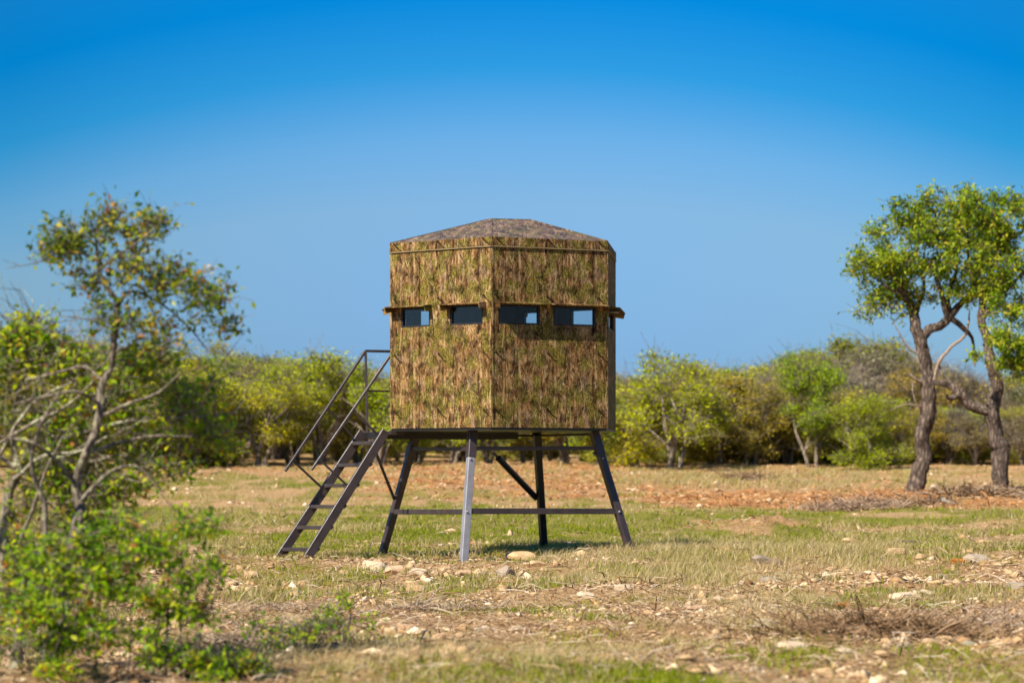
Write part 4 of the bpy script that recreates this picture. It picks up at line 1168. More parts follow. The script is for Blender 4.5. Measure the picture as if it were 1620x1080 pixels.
blobs = [Bl(40, 560, Y4, 60, 40, 110, 1.1, 30), Bl(45, 520, Y4, 30, 26, 30, 1.1, 20), Bl(120, 585, Y4, 70, 34, 110, 1, 30), Bl(-60, 620, Y4, 60, 80, 80, 1, 30), Bl(205, 600, Y4, 65, 42, 80, .9, 60), Bl(285, 630, Y4, 55, 50, 70, .9, 60), Bl(40, 650, Y4, 80, 60, 80, .5, 30),
         Bl(140, 650, Y4, 80, 50, 100, .85, 50), Bl(240, 680, Y4, 70, 45, 80, .9, 60), Bl(325, 690, Y4, 44, 42, 50, .9, 60), Bl(130, 725, Y4, 80, 35, 110, .8, 30), Bl(60, 780, Y4, 70, 50, 90, .8, 30), Bl(180, 765, Y4, 60, 26, 50, .8, 30), Bl(30, 880, Y4, 50, 70, 90, .8, 30), Bl(110, 830, Y4, 40, 50, 44, .7, 30),
         Bl(100, 880, Y4, 60, 50, 60, .9, 30), Bl(60, 960, Y4, 60, 50, 70, .9, 30), Bl(120, 780, Y4, 60, 40, 60, .9, 30), Bl(255, 738, Y4, 50, 20, 34, .7, 20), Bl(5, 960, Y4, 50, 50, 70, .8, 30), Bl(150, 840, Y4, 50, 40, 30, .6, 20)]
r4, t4, c4 = make_tree('leafy_shrub', (P(20, 1060, Y4).x, Y4, 0), limbs, blobs, 22, leaf=0.044, per=7, split=6, sub=(.35, .7), fringe=.12, bare_len=5.5, bare_r=1.6, sigma=0.05, aspect=0.55, twig_r=0.010, trunk_sides=10, step=0.03,
                       bark='bark_pale', leafm='leaf_near', tint_c=0.62, tint_w=0.2, bare=1200, twig_min=0.0020, shell=0.1, taperlen=0.35, twig_bow=0.3)
tag(r4, 'tangled grey-branched shrub with bright green leaves at the left edge of the photo', 'shrub')

Y5 = 11.8
def shoot(px, y0, y1, dx, r=.006): return [Q(px, y0, Y5, r), Q(px + dx * .3, (y0 * 2 + y1) / 3, Y5, r * .8), Q(px + dx * .5, (y0 + 2 * y1) / 3, Y5 + .05, r * .6), Q(px + dx, y1, Y5 + .05, r * .3)]
limbs = [shoot(110, 1085, 860, 30), shoot(70, 1085, 880, 0), shoot(200, 1085, 880, 20), shoot(240, 1085, 860, 30, .007), shoot(262, 1085, 820, 10, .008), shoot(285, 1085, 830, 5, .007), shoot(300, 1085, 870, 50, .006), shoot(150, 1085, 900, 10, .006),
         [Q(285, 1085, Y5, .006), Q(315, 1000, Y5, .005), Q(345, 930, Y5, .004), Q(350, 885, Y5, .002)]]
blobs = [Bl(190, 830, Y5, 36, 30, 24, .8), Bl(130, 900, Y5, 40, 40, 40), Bl(70, 880, Y5, 40, 40, 34), Bl(60, 1000, Y5, 60, 60, 70), Bl(60, 940, Y5, 50, 40, 36, .8), Bl(110, 1060, Y5, 60, 30, 40), Bl(300, 1050, Y5, 60, 26, 50), Bl(292, 835, Y5, 20, 20, 16), Bl(335, 830, Y5, 12, 12, 7), Bl(250, 870, Y5, 36, 26, 34), Bl(200, 890, Y5, 34, 30, 26), Bl(345, 890, Y5, 12, 24, 12), Bl(290, 920, Y5, 40, 30, 30), Bl(230, 940, Y5, 50, 34, 44), Bl(165, 930, Y5, 34, 40, 30), Bl(310, 970, Y5, 36, 26, 26),
         Bl(150, 1000, Y5, 50, 40, 36), Bl(230, 1010, Y5, 50, 30, 30, .8), Bl(140, 860, Y5, 20, 30, 16, .8)]
r5, t5, c5 = make_tree('leafy_shoots', (P(250, 1080, Y5).x, Y5, 0), limbs, blobs, 23, leaf=0.040, per=8, split=4, fringe=.1, sigma=0.034, aspect=0.55, twig_r=0.004, step=0.03, bark='bark_grey', leafm='leaf_near',
                       tint_c=0.5, tint_w=0.22, bare=400, bare_len=5, bare_r=1.5, twig_min=0.0016, shell=0.1, taperlen=0.3)
tag(r5, 'clump of upright leafy green shoots in front of the spindly young tree', 'shrub')

# low bushes along the bottom edge and the little sapling
def low_bush(name, px, py, w, h, seed, lab, n, leafm='leaf_near', tc_=0.42, per=13, leaf=0.034, cat='bush'):
    g0 = G(px, py); Y = g0.y; k = Y / FPX
    rg = np.random.default_rng(seed)
    limbs = []
    for i in range(7):
        a = rg.uniform(-1, 1)
        limbs.append([(g0.x + a * w * .2 * k, Y + rg.uniform(-.1, .1), g0.z - .02, .006), (g0.x + a * w * .5 * k, Y + rg.uniform(-.15, .15), g0.z + h * .45 * k, .004), (g0.x + a * w * .8 * k, Y + rg.uniform(-.2, .2), g0.z + h * .85 * k, .002)])
    bl = []
    for i in range(7):
        a = rg.uniform(-1, 1); bh = rg.uniform(0.35, 0.85)
        bl.append((g0.x + a * w * k * .75, Y + rg.uniform(-.15, .15), g0.z + h * bh * k, w * .34 * k, w * .34 * k, h * .28 * k, n, 1.0))
    r_, t_, c_ = make_tree(name, (g0.x, Y, g0.z), limbs, bl, seed, leaf=leaf, per=per, sigma=0.03, aspect=0.5, twig_r=0.003, step=0.03, bark='bark_grey', leafm=leafm, tint_c=tc_, tint_w=0.2, bare=160, bare_len=5, bare_r=1.6, twig_min=0.0014, shell=0.1, taperlen=0.3)
    tag(r_, lab, cat)
    return r_
low_bush('low_bush', 470, 1050, 85, 66, 31, 'low bright green bush beside the thin brown sapling', 7, per=8, tc_=.5)
low_bush('low_bush', 60, 1074, 120, 90, 32, 'low green bush in the bottom left corner under the grey trunk', 12, per=8, tc_=.5)
low_bush('low_bush', 290, 1079, 110, 56, 33, 'low green bush on the bottom edge between sapling and leafy shoots', 10, per=9, tc_=.5)
low_bush('low_bush', 395, 1079, 60, 50, 34, 'small yellow-green bush on the bottom edge nearest the sapling', 9, tc_=0.6)
g0 = G(543, 1024); Ys = g0.y
limbs = [[Q(543, 1028, Ys, .008), Q(548, 1000, Ys, .007), Q(556, 975, Ys, .006), Q(550, 955, Ys, .004), Q(545, 940, Ys, .002)],
         [Q(542, 1028, Ys, .007), Q(544, 1000, Ys, .005), Q(545, 975, Ys, .004), Q(520, 962, Ys, .002)],
         [Q(556, 976, Ys, .004), Q(572, 978, Ys, .003), Q(590, 985, Ys, .0015)], [Q(550, 1015, Ys, .004), Q(565, 1000, Ys, .003), Q(585, 990, Ys, .0015)]]
blobs = [Bl(540, 940, Ys, 10, 7, 5), Bl(512, 965, Ys, 14, 8, 9), Bl(530, 985, Ys, 13, 14, 12), Bl(545, 955, Ys, 12, 10, 7), Bl(582, 985, Ys, 12, 10, 8), Bl(600, 975, Ys, 12, 6, 4, .6)]
r6, _, _ = make_tree('sapling', (g0.x, Ys, g0.z), limbs, blobs, 35, leaf=0.030, per=7, sigma=0.022, aspect=0.5, twig_r=0.003, step=0.02, bark='bark', leafm='leaf_near', tint_c=0.5, tint_w=0.2, bare=30, twig_min=0.001, shell=0.1)
tag(r6, 'thin brown sapling with a few leaves beside the low bright bush', 'sapling')

# --- the scrub trees beyond the pasture: prototypes, then copies
def scrub_proto(i, kind):
    rg = np.random.default_rng(100 + i)
    limbs, blobs = [], []
    H = 2.6; nst = rg.integers(2, 5) if kind != 'tall' else 2
    if kind == 'tall': H = 3.4
    ends = []
    for s in range(nst):
        a = rg.uniform(0, 6.28); x0 = rg.normal(0, .12); y0 = rg.normal(0, .12)
        lean = rg.uniform(0.2, 0.7)
        p = [(x0, y0, -0.1, .065), (x0 + .3 * lean * math.cos(a), y0 + .3 * lean * math.sin(a), .5, .055), (x0 + lean * math.cos(a) * .8, y0 + lean * math.sin(a) * .8, 1.15, .045), (x0 + lean * math.cos(a) * 1.2, y0 + lean * math.sin(a) * 1.2, H * .72, .02)]
        limbs.append(p); ends.append(p[-1])
        for b_ in range(3):
            aa = rg.uniform(0, 6.28); st = p[rg.integers(1, 3)]
            limbs.append([(st[0], st[1], st[2], .03), (st[0] + .4 * math.cos(aa), st[1] + .4 * math.sin(aa), st[2] + .4, .022), (st[0] + .85 * math.cos(aa), st[1] + .85 * math.sin(aa), st[2] + .75, .010)])
    nb = {'bush': 26, 'shaggy': 30}.get(kind, 20)
    for b_ in range(nb):
        a = rg.uniform(0, 6.28); q = rg.random() ** .6
        low = rg.uniform({'bush': 0.08, 'shaggy': 0.10}.get(kind, 0.34), 0.95)
        rad = (1.35 if kind != 'tall' else 0.85) * q * (1.05 - 0.55 * abs(low - .55))
        rr_ = rg.uniform(.14, .44)
        blobs.append((rad * math.cos(a), rad * math.sin(a), H * min(low * (1 + .08 * rg.normal()), 1.0), rr_, rr_, rr_ * rg.uniform(.6, 1.1), int(8 + 32 * rr_ / .44), rg.uniform(.5, 1.15)))
    per = 17; tw = 500 if kind == 'shaggy' else 150
    if kind == 'bare':
        per = 5; tw = 900
    root, tr_, cr_ = make_tree('scrub_tree', (0, 0, 0), limbs, blobs, 200 + i, leaf=0.082, per=per, sigma=0.12, aspect=0.5, twig_r=0.02, trunk_sides=7, step=0.15, bare_len=4.5, bark='bark_far', leafm='leaf_far',
                               tint_c=0.5, tint_w=0.28, bare=tw + 120, twig_min=0.006, ragged=0.5)
    return root, tr_, cr_
protos = {'green': [scrub_proto(i, 'green') for i in range(5)], 'bush': [scrub_proto(10 + i, 'bush') for i in range(2)],
          'shaggy': [scrub_proto(40 + i, 'shaggy') for i in range(4)], 'tall': [scrub_proto(20 + i, 'tall') for i in range(2)], 'bare': [scrub_proto(30 + i, 'bare') for i in range(3)]}
used = set()
def put_tree(kind, i, x, y, s, rz, col, label, group=None, sz=None):
    root, tr_, cr_ = protos[kind][i % len(protos[kind])]
    key = (kind, i % len(protos[kind]))
    if key not in used:
        used.add(key)
    else:
        r_ = root.copy(); COL.objects.link(r_)
        a = tr_.copy(); COL.objects.link(a); a.parent = r_
        c_ = cr_.copy(); COL.objects.link(c_); c_.parent = r_
        root, cr_ = r_, c_
    root.location = (x, y, gz(x, y) - 0.02)
    root.scale = (s, s, sz or s); root.rotation_euler = (0, 0, rz)
    cr_.color = (col[0], col[1], col[2], 1)
    tag(root, label, 'tree', group)
    return root
GREEN = (0.46, 0.50, 0.018); YG = (0.58, 0.56, 0.02); OLIVE = (0.52, 0.45, 0.06); BROWN = (0.42, 0.37, 0.19); GREY = (0.42, 0.39, 0.25); DK = (0.30, 0.36, 0.02)
rgt = np.random.default_rng(77)
def jitc(c, s=.12): return tuple(np.clip(np.array(c) * (1 + np.clip(rgt.normal(0, s, 3), -.2, .2) * np.array([.8, .6, 1])), 0.005, 1))
# front row, one by one: centre column, distance, top row in the picture, kind, colour, label
front = [
    (-90, 60, 600, 'green', GREEN, None), (-20, 61, 605, 'green', YG, None), (60, 60, 590, 'bush', GREEN, None), (135, 62, 585, 'green', OLIVE, None), (215, 60, 580, 'green', GREEN, None),
    (290, 61, 588, 'bush', GREEN, 'rounded green scrub tree just right of the near shrubs'), (352, 63, 590, 'green', GREEN, 'green scrub tree with pale stems seen left of the stair rail end'),
    (408, 61, 600, 'green', YG, None), (462, 63, 588, 'green', GREEN, None), (515, 62, 584, 'green', GREEN, None), (560, 63, 598, 'bush', OLIVE, None), (606, 61, 600, 'green', GREEN, None),
    (660, 64, 620, 'green', OLIVE, None), (715, 62, 625, 'green', GREEN, None), (770, 63, 630, 'green', DK, None), (825, 64, 620, 'tall', OLIVE, None), (885, 63, 618, 'green', YG, None), (940, 61, 605, 'green', GREEN, None),
    (1000, 61, 608, 'green', YG, None), (1070, 60, 592, 'green', GREEN, 'scrub tree with a forked pale trunk to the right of the blind'), (1135, 63, 596, 'green', YG, None), (1190, 62, 600, 'green', OLIVE, None),
    (1240, 63, 596, 'bush', OLIVE, None), (1284, 61, 572, 'tall', GREEN, 'tallest bright green scrub tree on a single pale trunk'), (1335, 63, 600, 'green', OLIVE, None), (1378, 60, 640, 'bush', (0.40, 0.46, 0.02), 'low bright green bush left of the crooked oak trunk'),
    (1425, 63, 640, 'green', OLIVE, None), (1500, 64, 640, 'bare', GREY, None), (1545, 63, 655, 'bare', OLIVE, None), (1620, 63, 640, 'bare', GREY, None), (1690, 62, 625, 'green', OLIVE, None), (1760, 61, 610, 'green', GREEN, None),
]
GL = 'scrub trees along the far edge of the pasture'
FL = {-90: 'outermost scrub tree left of the tangled shrub, outside the photo edge', -20: 'yellow-green scrub tree behind the left photo edge', 60: 'dense scrub bush behind the bright top of the tangled shrub', 135: 'olive scrub tree behind the spindly young tree trunk', 215: 'green scrub tree behind the right skirt of the tangled shrub',
      408: 'yellow-green scrub tree nearest the open left ends of the handrails', 462: 'green scrub tree behind the lower end of the handrails', 515: 'green scrub tree behind the middle of the handrails', 560: 'olive bushy scrub tree behind the stair rail post', 606: 'green scrub tree at the left wall edge of the blind',
      660: 'olive scrub tree behind the left leg of the blind', 715: 'green scrub tree between the left leg and the pale nearest leg', 770: 'dark green scrub tree just right of the pale nearest leg', 825: 'olive taller scrub tree just left of the black back leg', 885: 'yellow-green scrub tree right of the black back leg', 940: 'green scrub tree behind the top of the right leg',
      1000: 'yellow-green scrub tree at the right wall edge of the blind', 1135: 'yellow-green scrub tree right of the forked pale trunk', 1190: 'olive scrub tree halfway between the blind and the crooked oak', 1240: 'olive bushy scrub left of the tallest scrub tree', 1335: 'olive scrub tree right of the tallest scrub tree',
      1425: 'olive scrub tree touching the left side of the crooked oak trunk', 1500: 'grey half-bare scrub tree just right of the crooked oak trunk', 1545: 'olive half-bare scrub tree just left of the thick dark oak trunk', 1620: 'grey half-bare scrub tree right of the thick dark oak trunk', 1690: 'olive scrub tree outside the right photo edge', 1760: 'outermost green scrub tree beyond the right photo edge'}
for k, (px, Y, ty, kind, col, lab) in enumerate(front):
    if px > 975 and kind == 'green' and px not in (1070,): kind = 'shaggy'
    if px > 1100 and col is YG: col = OLIVE
    x = (px - 810) / FPX * Y
    H = {'tall': 3.3}.get(kind, 2.5)
    ty += rgt.uniform(-9, 8)
    s = ((EH + (HZ - ty) / FPX * Y) - gz(x, Y)) / H
    if lab is None and px in FL: lab = FL[px]
    if lab is None:
        side = 'to the left of the blind' if px < 620 else ('seen under the blind between its legs' if px < 975 else 'to the right of the blind')
        nm = 'leafy yellow-green scrub tree' if kind != 'bare' else 'grey half-bare scrub tree'
        lab = '%s in the front row %s' % (nm, side)
        gp = 'front row scrub trees %s' % side
    else: gp = None
    put_tree(kind, int(rgt.integers(0, 9)), x, Y, s * rgt.uniform(.9, 1.3), rgt.uniform(0, 6.28), jitc(col), lab, gp or GL, s * rgt.uniform(.88, 1.08))
# rows behind
CN = {GREEN: 'green', YG: 'yellow-green', OLIVE: 'olive', DK: 'dark green', GREY: 'grey', BROWN: 'brown'}
KN = {'shaggy': 'shaggy scrub tree', 'green': 'spreading scrub tree', 'bush': 'dense low bush', 'tall': 'taller scrub tree', 'bare': 'half-bare scrub tree'}
for row, (Y0_, n_, kinds) in enumerate(((68, 47, ('green', 'shaggy', 'bush', 'shaggy', 'bare')), (75, 54, ('bush', 'bush', 'bare', 'tall')), (84, 54, ('bush', 'bush', 'green')), (93, 54, ('bush',)))):
    for i in range(n_):
        px = -330 + (2330 / (n_ - 1)) * i + rgt.uniform(-18, 18)
        Y = Y0_ + rgt.uniform(-2.5, 2.5)
        tyl = np.interp(px, [-160, 120, 300, 360, 520, 640, 800, 960, 1180, 1240, 1290, 1390, 1440, 1560, 1800], [590, 560, 590, 578, 600, 612, 625, 600, 598, 580, 564, 562, 582, 600, 600]) + rgt.uniform(-14, 22)
        tyl += {0: 8, 1: 4, 2: 6, 3: 22}[row]
        kind = kinds[rgt.integers(0, len(kinds))]
        right = px > 1200
        if right and rgt.random() < .45 and row < 3: kind = 'bare'
        col = [GREEN, YG, OLIVE, DK][rgt.integers(0, 4)] if not right else [OLIVE, GREY, BROWN, GREEN][rgt.integers(0, 4)]
        if kind == 'bare': col = [GREY, OLIVE, BROWN][rgt.integers(0, 3)]
        if kind == 'bush' and row: col = [OLIVE, DK, GREEN][rgt.integers(0, 3)]
        if px > 1430 and row: kind = 'bare'; col = [GREY, BROWN][rgt.integers(0, 2)]
        x = (px - 810) / FPX * Y
        H = 3.3 if kind == 'tall' else 2.5
        s = ((EH + (HZ - tyl) / FPX * Y) - gz(x, Y)) / H
        zone = 'left of the blind' if px < 620 else ('behind the blind' if px < 978 else ('between the blind and the oaks' if px < 1430 else 'behind the oaks'))
        lab = '%s %s in the thicket %s' % (CN[col], KN[kind], zone)
        put_tree(kind, int(rgt.integers(0, 9)), x, Y, s * rgt.uniform(.9, 1.3), rgt.uniform(0, 6.28), jitc(col), lab, 'thicket of %s %s' % (CN[col] + ' ' + KN[kind].replace('bush', 'bushe') + 's', zone), s)
for i in range(26):       # low brush that closes the gaps between the trunks
    px = 985 + 30 * i + rgt.uniform(-10, 10); Y = 65.5 + rgt.uniform(-1.5, 1.5); x = (px - 810) / FPX * Y
    s = ((EH + (HZ - rgt.uniform(645, 690)) / FPX * Y) - gz(x, Y)) / 2.5
    put_tree('bush', i, x, Y, s * rgt.uniform(1.2, 1.7), rgt.uniform(0, 6.28), jitc(OLIVE if i % 3 else GREEN, .08), 'low olive or green brush between the trunks right of the blind', 'low brush between the trunks', s)
# the one that sticks out on the left
x = (366 - 810) / FPX * 92
put_tree('tall', 1, x, 92, 1.35, 1.0, OLIVE, 'dark tree top rising above the scrub between near shrubs and stairs', GL, ((EH + (HZ - 556) / FPX * 92) - gz(x, 92)) / 3.3)

# ------------------------------------------------------------------ rocks
m, t, b = new_mat('limestone')
g = N(t, 'ShaderNodeTexCoord').outputs['Object']
n1 = noise(t, g, 14, 6, 0.7); n2 = noise(t, g, 4, 3, 0.6)
oi = N(t, 'ShaderNodeObjectInfo')
c = ramp(t, n1.outputs['Fac'], [(0.3, (0.42, 0.36, 0.30)), (0.55, (0.8, 0.76, 0.7)), (0.75, (1.1, 1.05, 1.0))])
c = mixc(t, 1.0, c, oi.outputs['Color'], 'MULTIPLY')
c = mixc(t, 1.0, c, (1.0, 0.90, 0.76), 'MULTIPLY')
t.links.new(c, b.inputs['Base Color']); b.inputs['Roughness'].default_value = 0.95; b.inputs['Specular IOR Level'].default_value = 0.1
bump(t, b, math_(t, 'ADD', n1.outputs['Fac'], n2.outputs['Fac']), 0.7, 0.02)
M['rock'] = m
import bmesh
def rock_mesh(seed, flat, cuts=11):
    rg = np.random.default_rng(seed)
    bm = bmesh.new()
    bmesh.ops.create_icosphere(bm, subdivisions=3, radius=1.0)
    pl = []
    for _ in range(cuts):
        d = rg.normal(0, 1, 3); d /= np.linalg.norm(d); pl.append((d, rg.uniform(0.45, 0.8)))
    for v in bm.verts:
        p = np.array(v.co)
        for d, h in pl:
            e = p @ d - h
            if e > 0: p = p - d * e * 0.98
        p = p * (1 + 0.03 * math.sin(p[0] * 9 + seed) * math.sin(p[1] * 8))
        v.co = (p[0], p[1], p[2] * flat)
    me = bpy.data.meshes.new('rock'); bm.to_mesh(me); bm.free()
    me.materials.append(M['rock'])
    return me
rms = [rock_mesh(i, f) for i, f in enumerate((0.75, 0.6, 0.45, 0.35, 0.8, 0.5))]
WHT, GRY, TAN, PNK = (0.86, 0.78, 0.68), (0.50, 0.47, 0.46), (0.76, 0.60, 0.42), (0.76, 0.58, 0.46)
rocks = [
    (798, 906, 17, 4, GRY, 'rounded grey rock in front of the black back leg'), (735, 911, 14, 2, PNK, 'low pinkish rock at the foot of the pale nearest leg'),
    (762, 905, 12, 2, TAN, 'tan rock close to the left of the rounded grey rock'), (590, 904, 20, 1, WHT, 'tilted white rock below the left leg'), (626, 909, 17, 2, PNK, 'flat pinkish rock next to the tilted white rock'),
    (658, 912, 14, 0, WHT, 'blocky pale rock midway between left and nearest legs'), (657, 930, 13, 1, TAN, 'tan rock in the grass below the blocky pale rock'), (846, 900, 15, 0, TAN, 'knobbly tan rock to the right of the rounded grey rock'),
    (828, 887, 24, 3, TAN, 'long flat tan slab behind the rounded grey rock'), (949, 916, 11, 3, WHT, 'small white rock in the grass left of the yellow flowers'), (1004, 900, 9, 2, PNK, 'small pink rock below the right leg'),
    (1203, 897, 18, 0, (0.42, 0.40, 0.39), 'large rounded grey boulder in dry grass'), (1226, 898, 11, 1, (0.36, 0.30, 0.27), 'brown rock pressed against the large grey boulder'),
    (1220, 921, 17, 5, (0.46, 0.46, 0.46), 'grey wedge rock in front of the large grey boulder'), (1178, 925, 8, 1, WHT, 'small white rock left of the grey wedge rock'), (1417, 892, 13, 1, TAN, 'pale rock half sunk in grass on the right'),
    (1512, 897, 12, 0, (0.66, 0.30, 0.08), 'orange stained rock in the grass on the right'), (1548, 896, 20, 3, GRY, 'long low grey rock beside the orange stained rock'), (1608, 936, 15, 1, (0.50, 0.48, 0.45), 'grey rock at the right edge of the photo'),
    (1318, 902, 10, 2, PNK, 'small pink rock in dry grass right of the grey boulder'), (1380, 905, 12, 3, WHT, 'flat white rock at the edge of the gravel'), (1258, 1034, 24, 3, WHT, 'large pale angular slab low on the right'),
    (1222, 1042, 18, 3, WHT, 'smaller flat slab left of the large pale slab'), (1150, 1037, 16, 3, TAN, 'tan flat rock left of both pale slabs'), (1212, 1012, 16, 1, (0.58, 0.55, 0.44), 'yellowish rock behind the large pale slab'),
    (1533, 1028, 14, 5, (0.50, 0.55, 0.56), 'pale bluish rock among dry twigs on the right'), (1480, 1026, 18, 3, PNK, 'long pink slab left of the pale bluish rock'), (1336, 1040, 16, 2, WHT, 'white rock right of the large pale slab'), (1400, 1048, 16, 3, TAN, 'tan slab between white and pink slabs'),
    (1300, 968, 14, 3, WHT, 'white slab left of the orange flowers'), (1390, 976, 14, 0, PNK, 'blocky pink rock right of the orange flowers'), (1432, 945, 22, 3, WHT, 'white flat stone in the pale gravel patch'), (1470, 938, 12, 3, WHT, 'smaller white stone in the pale gravel patch'),
    (396, 912, 13, 1, TAN, 'tan rock left of the stairs foot'), (352, 920, 12, 1, PNK, 'pinkish rock left of the tan rock by the stairs'), (392, 924, 7, 0, TAN, 'small tan rock under the larger one left of the stairs'),
    (930, 943, 14, 3, WHT, 'flat white stone in the middle of the gravel'), (985, 940, 12, 1, WHT, 'white stone right of the flat one in the gravel'), (820, 1003, 12, 2, WHT, 'pale stone low in the middle of the gravel'), (960, 1000, 14, 1, PNK, 'pinkish stone low in the gravel right of centre'),
    (885, 988, 12, 0, TAN, 'blocky tan stone in the gravel'), (700, 1016, 12, 2, PNK, 'pinkish stone in front of the two little stubs'), (640, 995, 14, 1, PNK, 'pinkish stone behind the fallen branch'), (610, 980, 10, 2, WHT, 'white stone right of the sapling'),
    (1478, 773, 9, 0, (0.72, 0.70, 0.68), 'white rock on the litter between the two oaks'), (1582, 789, 13, 0, (0.66, 0.28, 0.04), 'orange rock against the foot of the thick dark oak'), (1100, 962, 12, 3, PNK, 'pink slab in the gravel right of the middle'), (1140, 948, 10, 2, WHT, 'small white stone right of the gravel tuft'),
    (1090, 1062, 15, 3, TAN, 'tan slab near the bottom edge right of centre'), (470, 935, 10, 2, TAN, 'small tan stone in the grass in front of the stairs'), (1560, 858, 14, 3, TAN, 'pale flat stone in the far grass on the right'), (1345, 852, 10, 3, TAN, 'pale flat stone in the far grass near the sand mound'),
]
for k, (px, py, rad, mi, col, lab) in enumerate(rocks):
    g0 = G(px, py); kk = g0.y / FPX
    o = link('rock', rms[mi], None)
    s = rad * kk * 1.2
    o.location = (g0.x, g0.y, g0.z + s * 0.2)
    o.scale = (s * 1.08, s * rgt.uniform(.7, 1.0), s * rgt.uniform(0.95, 1.3)); o.rotation_euler = (rgt.uniform(-.15, .15), rgt.uniform(-.15, .15), rgt.uniform(-.6, .6))
    o.color = (*col, 1)
    tag(o, lab, 'rock', 'limestone rocks in the pasture')

# ------------------------------------------------------------------ brush, logs, stubs, flowers
def sticks(name, pts, n, L0, L1, r, rg, spread, mat, lab, cat, group=None, lift=0.5):
    """a heap of sticks round a ground point"""
    c0 = pts; Vs, Fs, off = [], [], 0; tint = []
    for _ in range(n):
        L = rg.uniform(L0, L1); a = rg.uniform(0, 6.28); e = rg.normal(0.12, 0.32)
        q = rg.normal(0, .5, 2); p = np.array([q[0] * spread[0], q[1] * spread[1]])
        hh_ = max(0.0, spread[2] * math.exp(-(q[0] ** 2 + q[1] ** 2)) * rg.random())
        x, y = c0.x + p[0], c0.y + p[1]
        base = np.array([p[0], p[1], gz(x, y) - c0.z + hh_ + 0.004])
        d = np.array([math.cos(a) * math.cos(e), math.sin(a) * math.cos(e), abs(math.sin(e))])
        path = np.stack([base, base + d * L * .35 + rg.normal(0, .05, 3) * L, base + d * L * .7 + rg.normal(0, .05, 3) * L, base + d * L]); path[:, 2] = np.maximum(path[:, 2], base[2] - hh_)
        rr_ = r * rg.uniform(.4, 1.3)
        v, f = tube_np(path, np.array([rr_, rr_ * .8, rr_ * .6, rr_ * .35]), 4)
        Vs.append(v); Fs.append(f + off); off += len(v); tint.append(np.full(len(v), rg.random()))
    me = np_mesh(name, np.vstack(Vs), [np.vstack(Fs)], np.concatenate(tint))
    o = link(name, me, M[mat]); o.location = c0
    tag(o, lab, cat, None, 'stuff')
    return o
rgs = np.random.default_rng(9)
M['brushstick'] = tint_mat('brown_brush_sticks', [(0.0, (0.16, 0.10, 0.07)), (0.5, (0.40, 0.28, 0.20)), (1.0, (0.62, 0.50, 0.40))])
M['greystick'] = tint_mat('grey_sticks', [(0.0, (0.16, 0.11, 0.08)), (0.5, (0.40, 0.30, 0.23)), (1.0, (0.62, 0.53, 0.45))])
sticks('brush_pile', G(1350, 806), 800, 0.08, 0.36, 0.008, rgs, (0.85, 0.5, 0.16), 'brushstick', 'heap of dead grey brush in front of the crooked oak', 'brush pile', 'piles of dead brush')
sticks('brush_pile', G(1440, 800), 500, 0.08, 0.36, 0.009, rgs, (0.8, 0.5, 0.13), 'litter', 'spread of brown brush around the base of the crooked oak', 'brush pile', 'piles of dead brush')
sticks('brush_pile', G(1560, 795), 700, 0.08, 0.36, 0.010, rgs, (1.1, 0.6, 0.17), 'litter', 'spread of brown brush around the base of the thick dark oak', 'brush pile', 'piles of dead brush')
sticks('brush_pile', G(370, 1018), 260, 0.06, 0.30, 0.004, rgs, (0.34, 0.25, 0.10), 'greystick', 'tangle of pale grey twigs left of the low bright bush', 'brush pile', 'piles of dead brush')
M['darkbrush'] = tint_mat('dark_brown_brush', [(0.0, (0.08, 0.05, 0.025)), (0.5, (0.24, 0.15, 0.085)), (1.0, (0.50, 0.36, 0.24))])
sticks('brush_pile', G(1400, 1018), 800, 0.06, 0.34, 0.0045, rgs, (0.75, 0.34, 0.09), 'darkbrush', 'low mat of brown twigs in front of the orange flowers', 'brush pile', 'piles of dead brush')
sticks('brush_pile', G(1560, 1000), 220, 0.08, 0.42, 0.004, rgs, (0.45, 0.3, 0.06), 'greystick', 'loose twigs around the dark dead branch on the right', 'brush pile', 'piles of dead brush')
sticks('brush_pile', G(690, 966), 260, 0.06, 0.28, 0.004, rgs, (0.8, 0.3, 0.05), 'greystick', 'drift of thin pale twigs on the soil below the white rocks', 'brush pile', 'piles of dead brush')
sticks('brush_pile', G(470, 955), 240, 0.06, 0.26, 0.004, rgs, (0.7, 0.25, 0.04), 'greystick', 'drift of thin pale twigs behind the sapling', 'brush pile', 'piles of dead brush')
sticks('brush_pile', G(1185, 762), 260, 0.08, 0.4, 0.010, rgs, (0.6, 0.5, 0.13), 'litter', 'small brown heap of brush before the far scrub', 'brush pile', 'piles of dead brush')

def branch(name, pts, mat, lab, cat, group=None, sides=7):
    """fallen or standing branches; pts: list of limbs of (px,py,Y,r)"""
    o0 = Vector(P(*pts[0][0][:3])); Vs, Fs, off = [], [], 0
    for lb in pts:
        q = smooth_path([Q(*p) for p in lb], 0.03)
        pth = q[:, :3] - np.array(o0) + rgs.normal(0, .0025, (len(q), 3))
        v, f = tube_np(pth, q[:, 3], sides); Vs.append(v); Fs.append(f + off); off += len(v)
    o = link(name, np_mesh(name, np.vstack(Vs), [np.vstack(Fs)], smooth=True), M[mat]); o.location = o0
    return tag(o, lab, cat, group)
M['darkdead'] = bark_mat('dark_dead_wood', (0.02, 0.013, 0.01), (0.10, 0.065, 0.05), 3.0)
M['palewood'] = bark_mat('bleached_wood', (0.25, 0.20, 0.16), (0.60, 0.54, 0.47), 3.0)
ya = G(1530, 985).y
branch('dead_branch', [[(1531, 985, ya, .012), (1527, 970, ya, .012), (1520, 958, ya, .005)], [(1528, 978, ya, .011), (1545, 980, ya - .1, .009), (1562, 990, ya - .2, .004)], [(1530, 982, ya, .008), (1510, 988, ya, .005), (1480, 995, ya - .1, .002)]],
       'darkdead', 'dark forked dead branch sticking up on the right', 'branch')
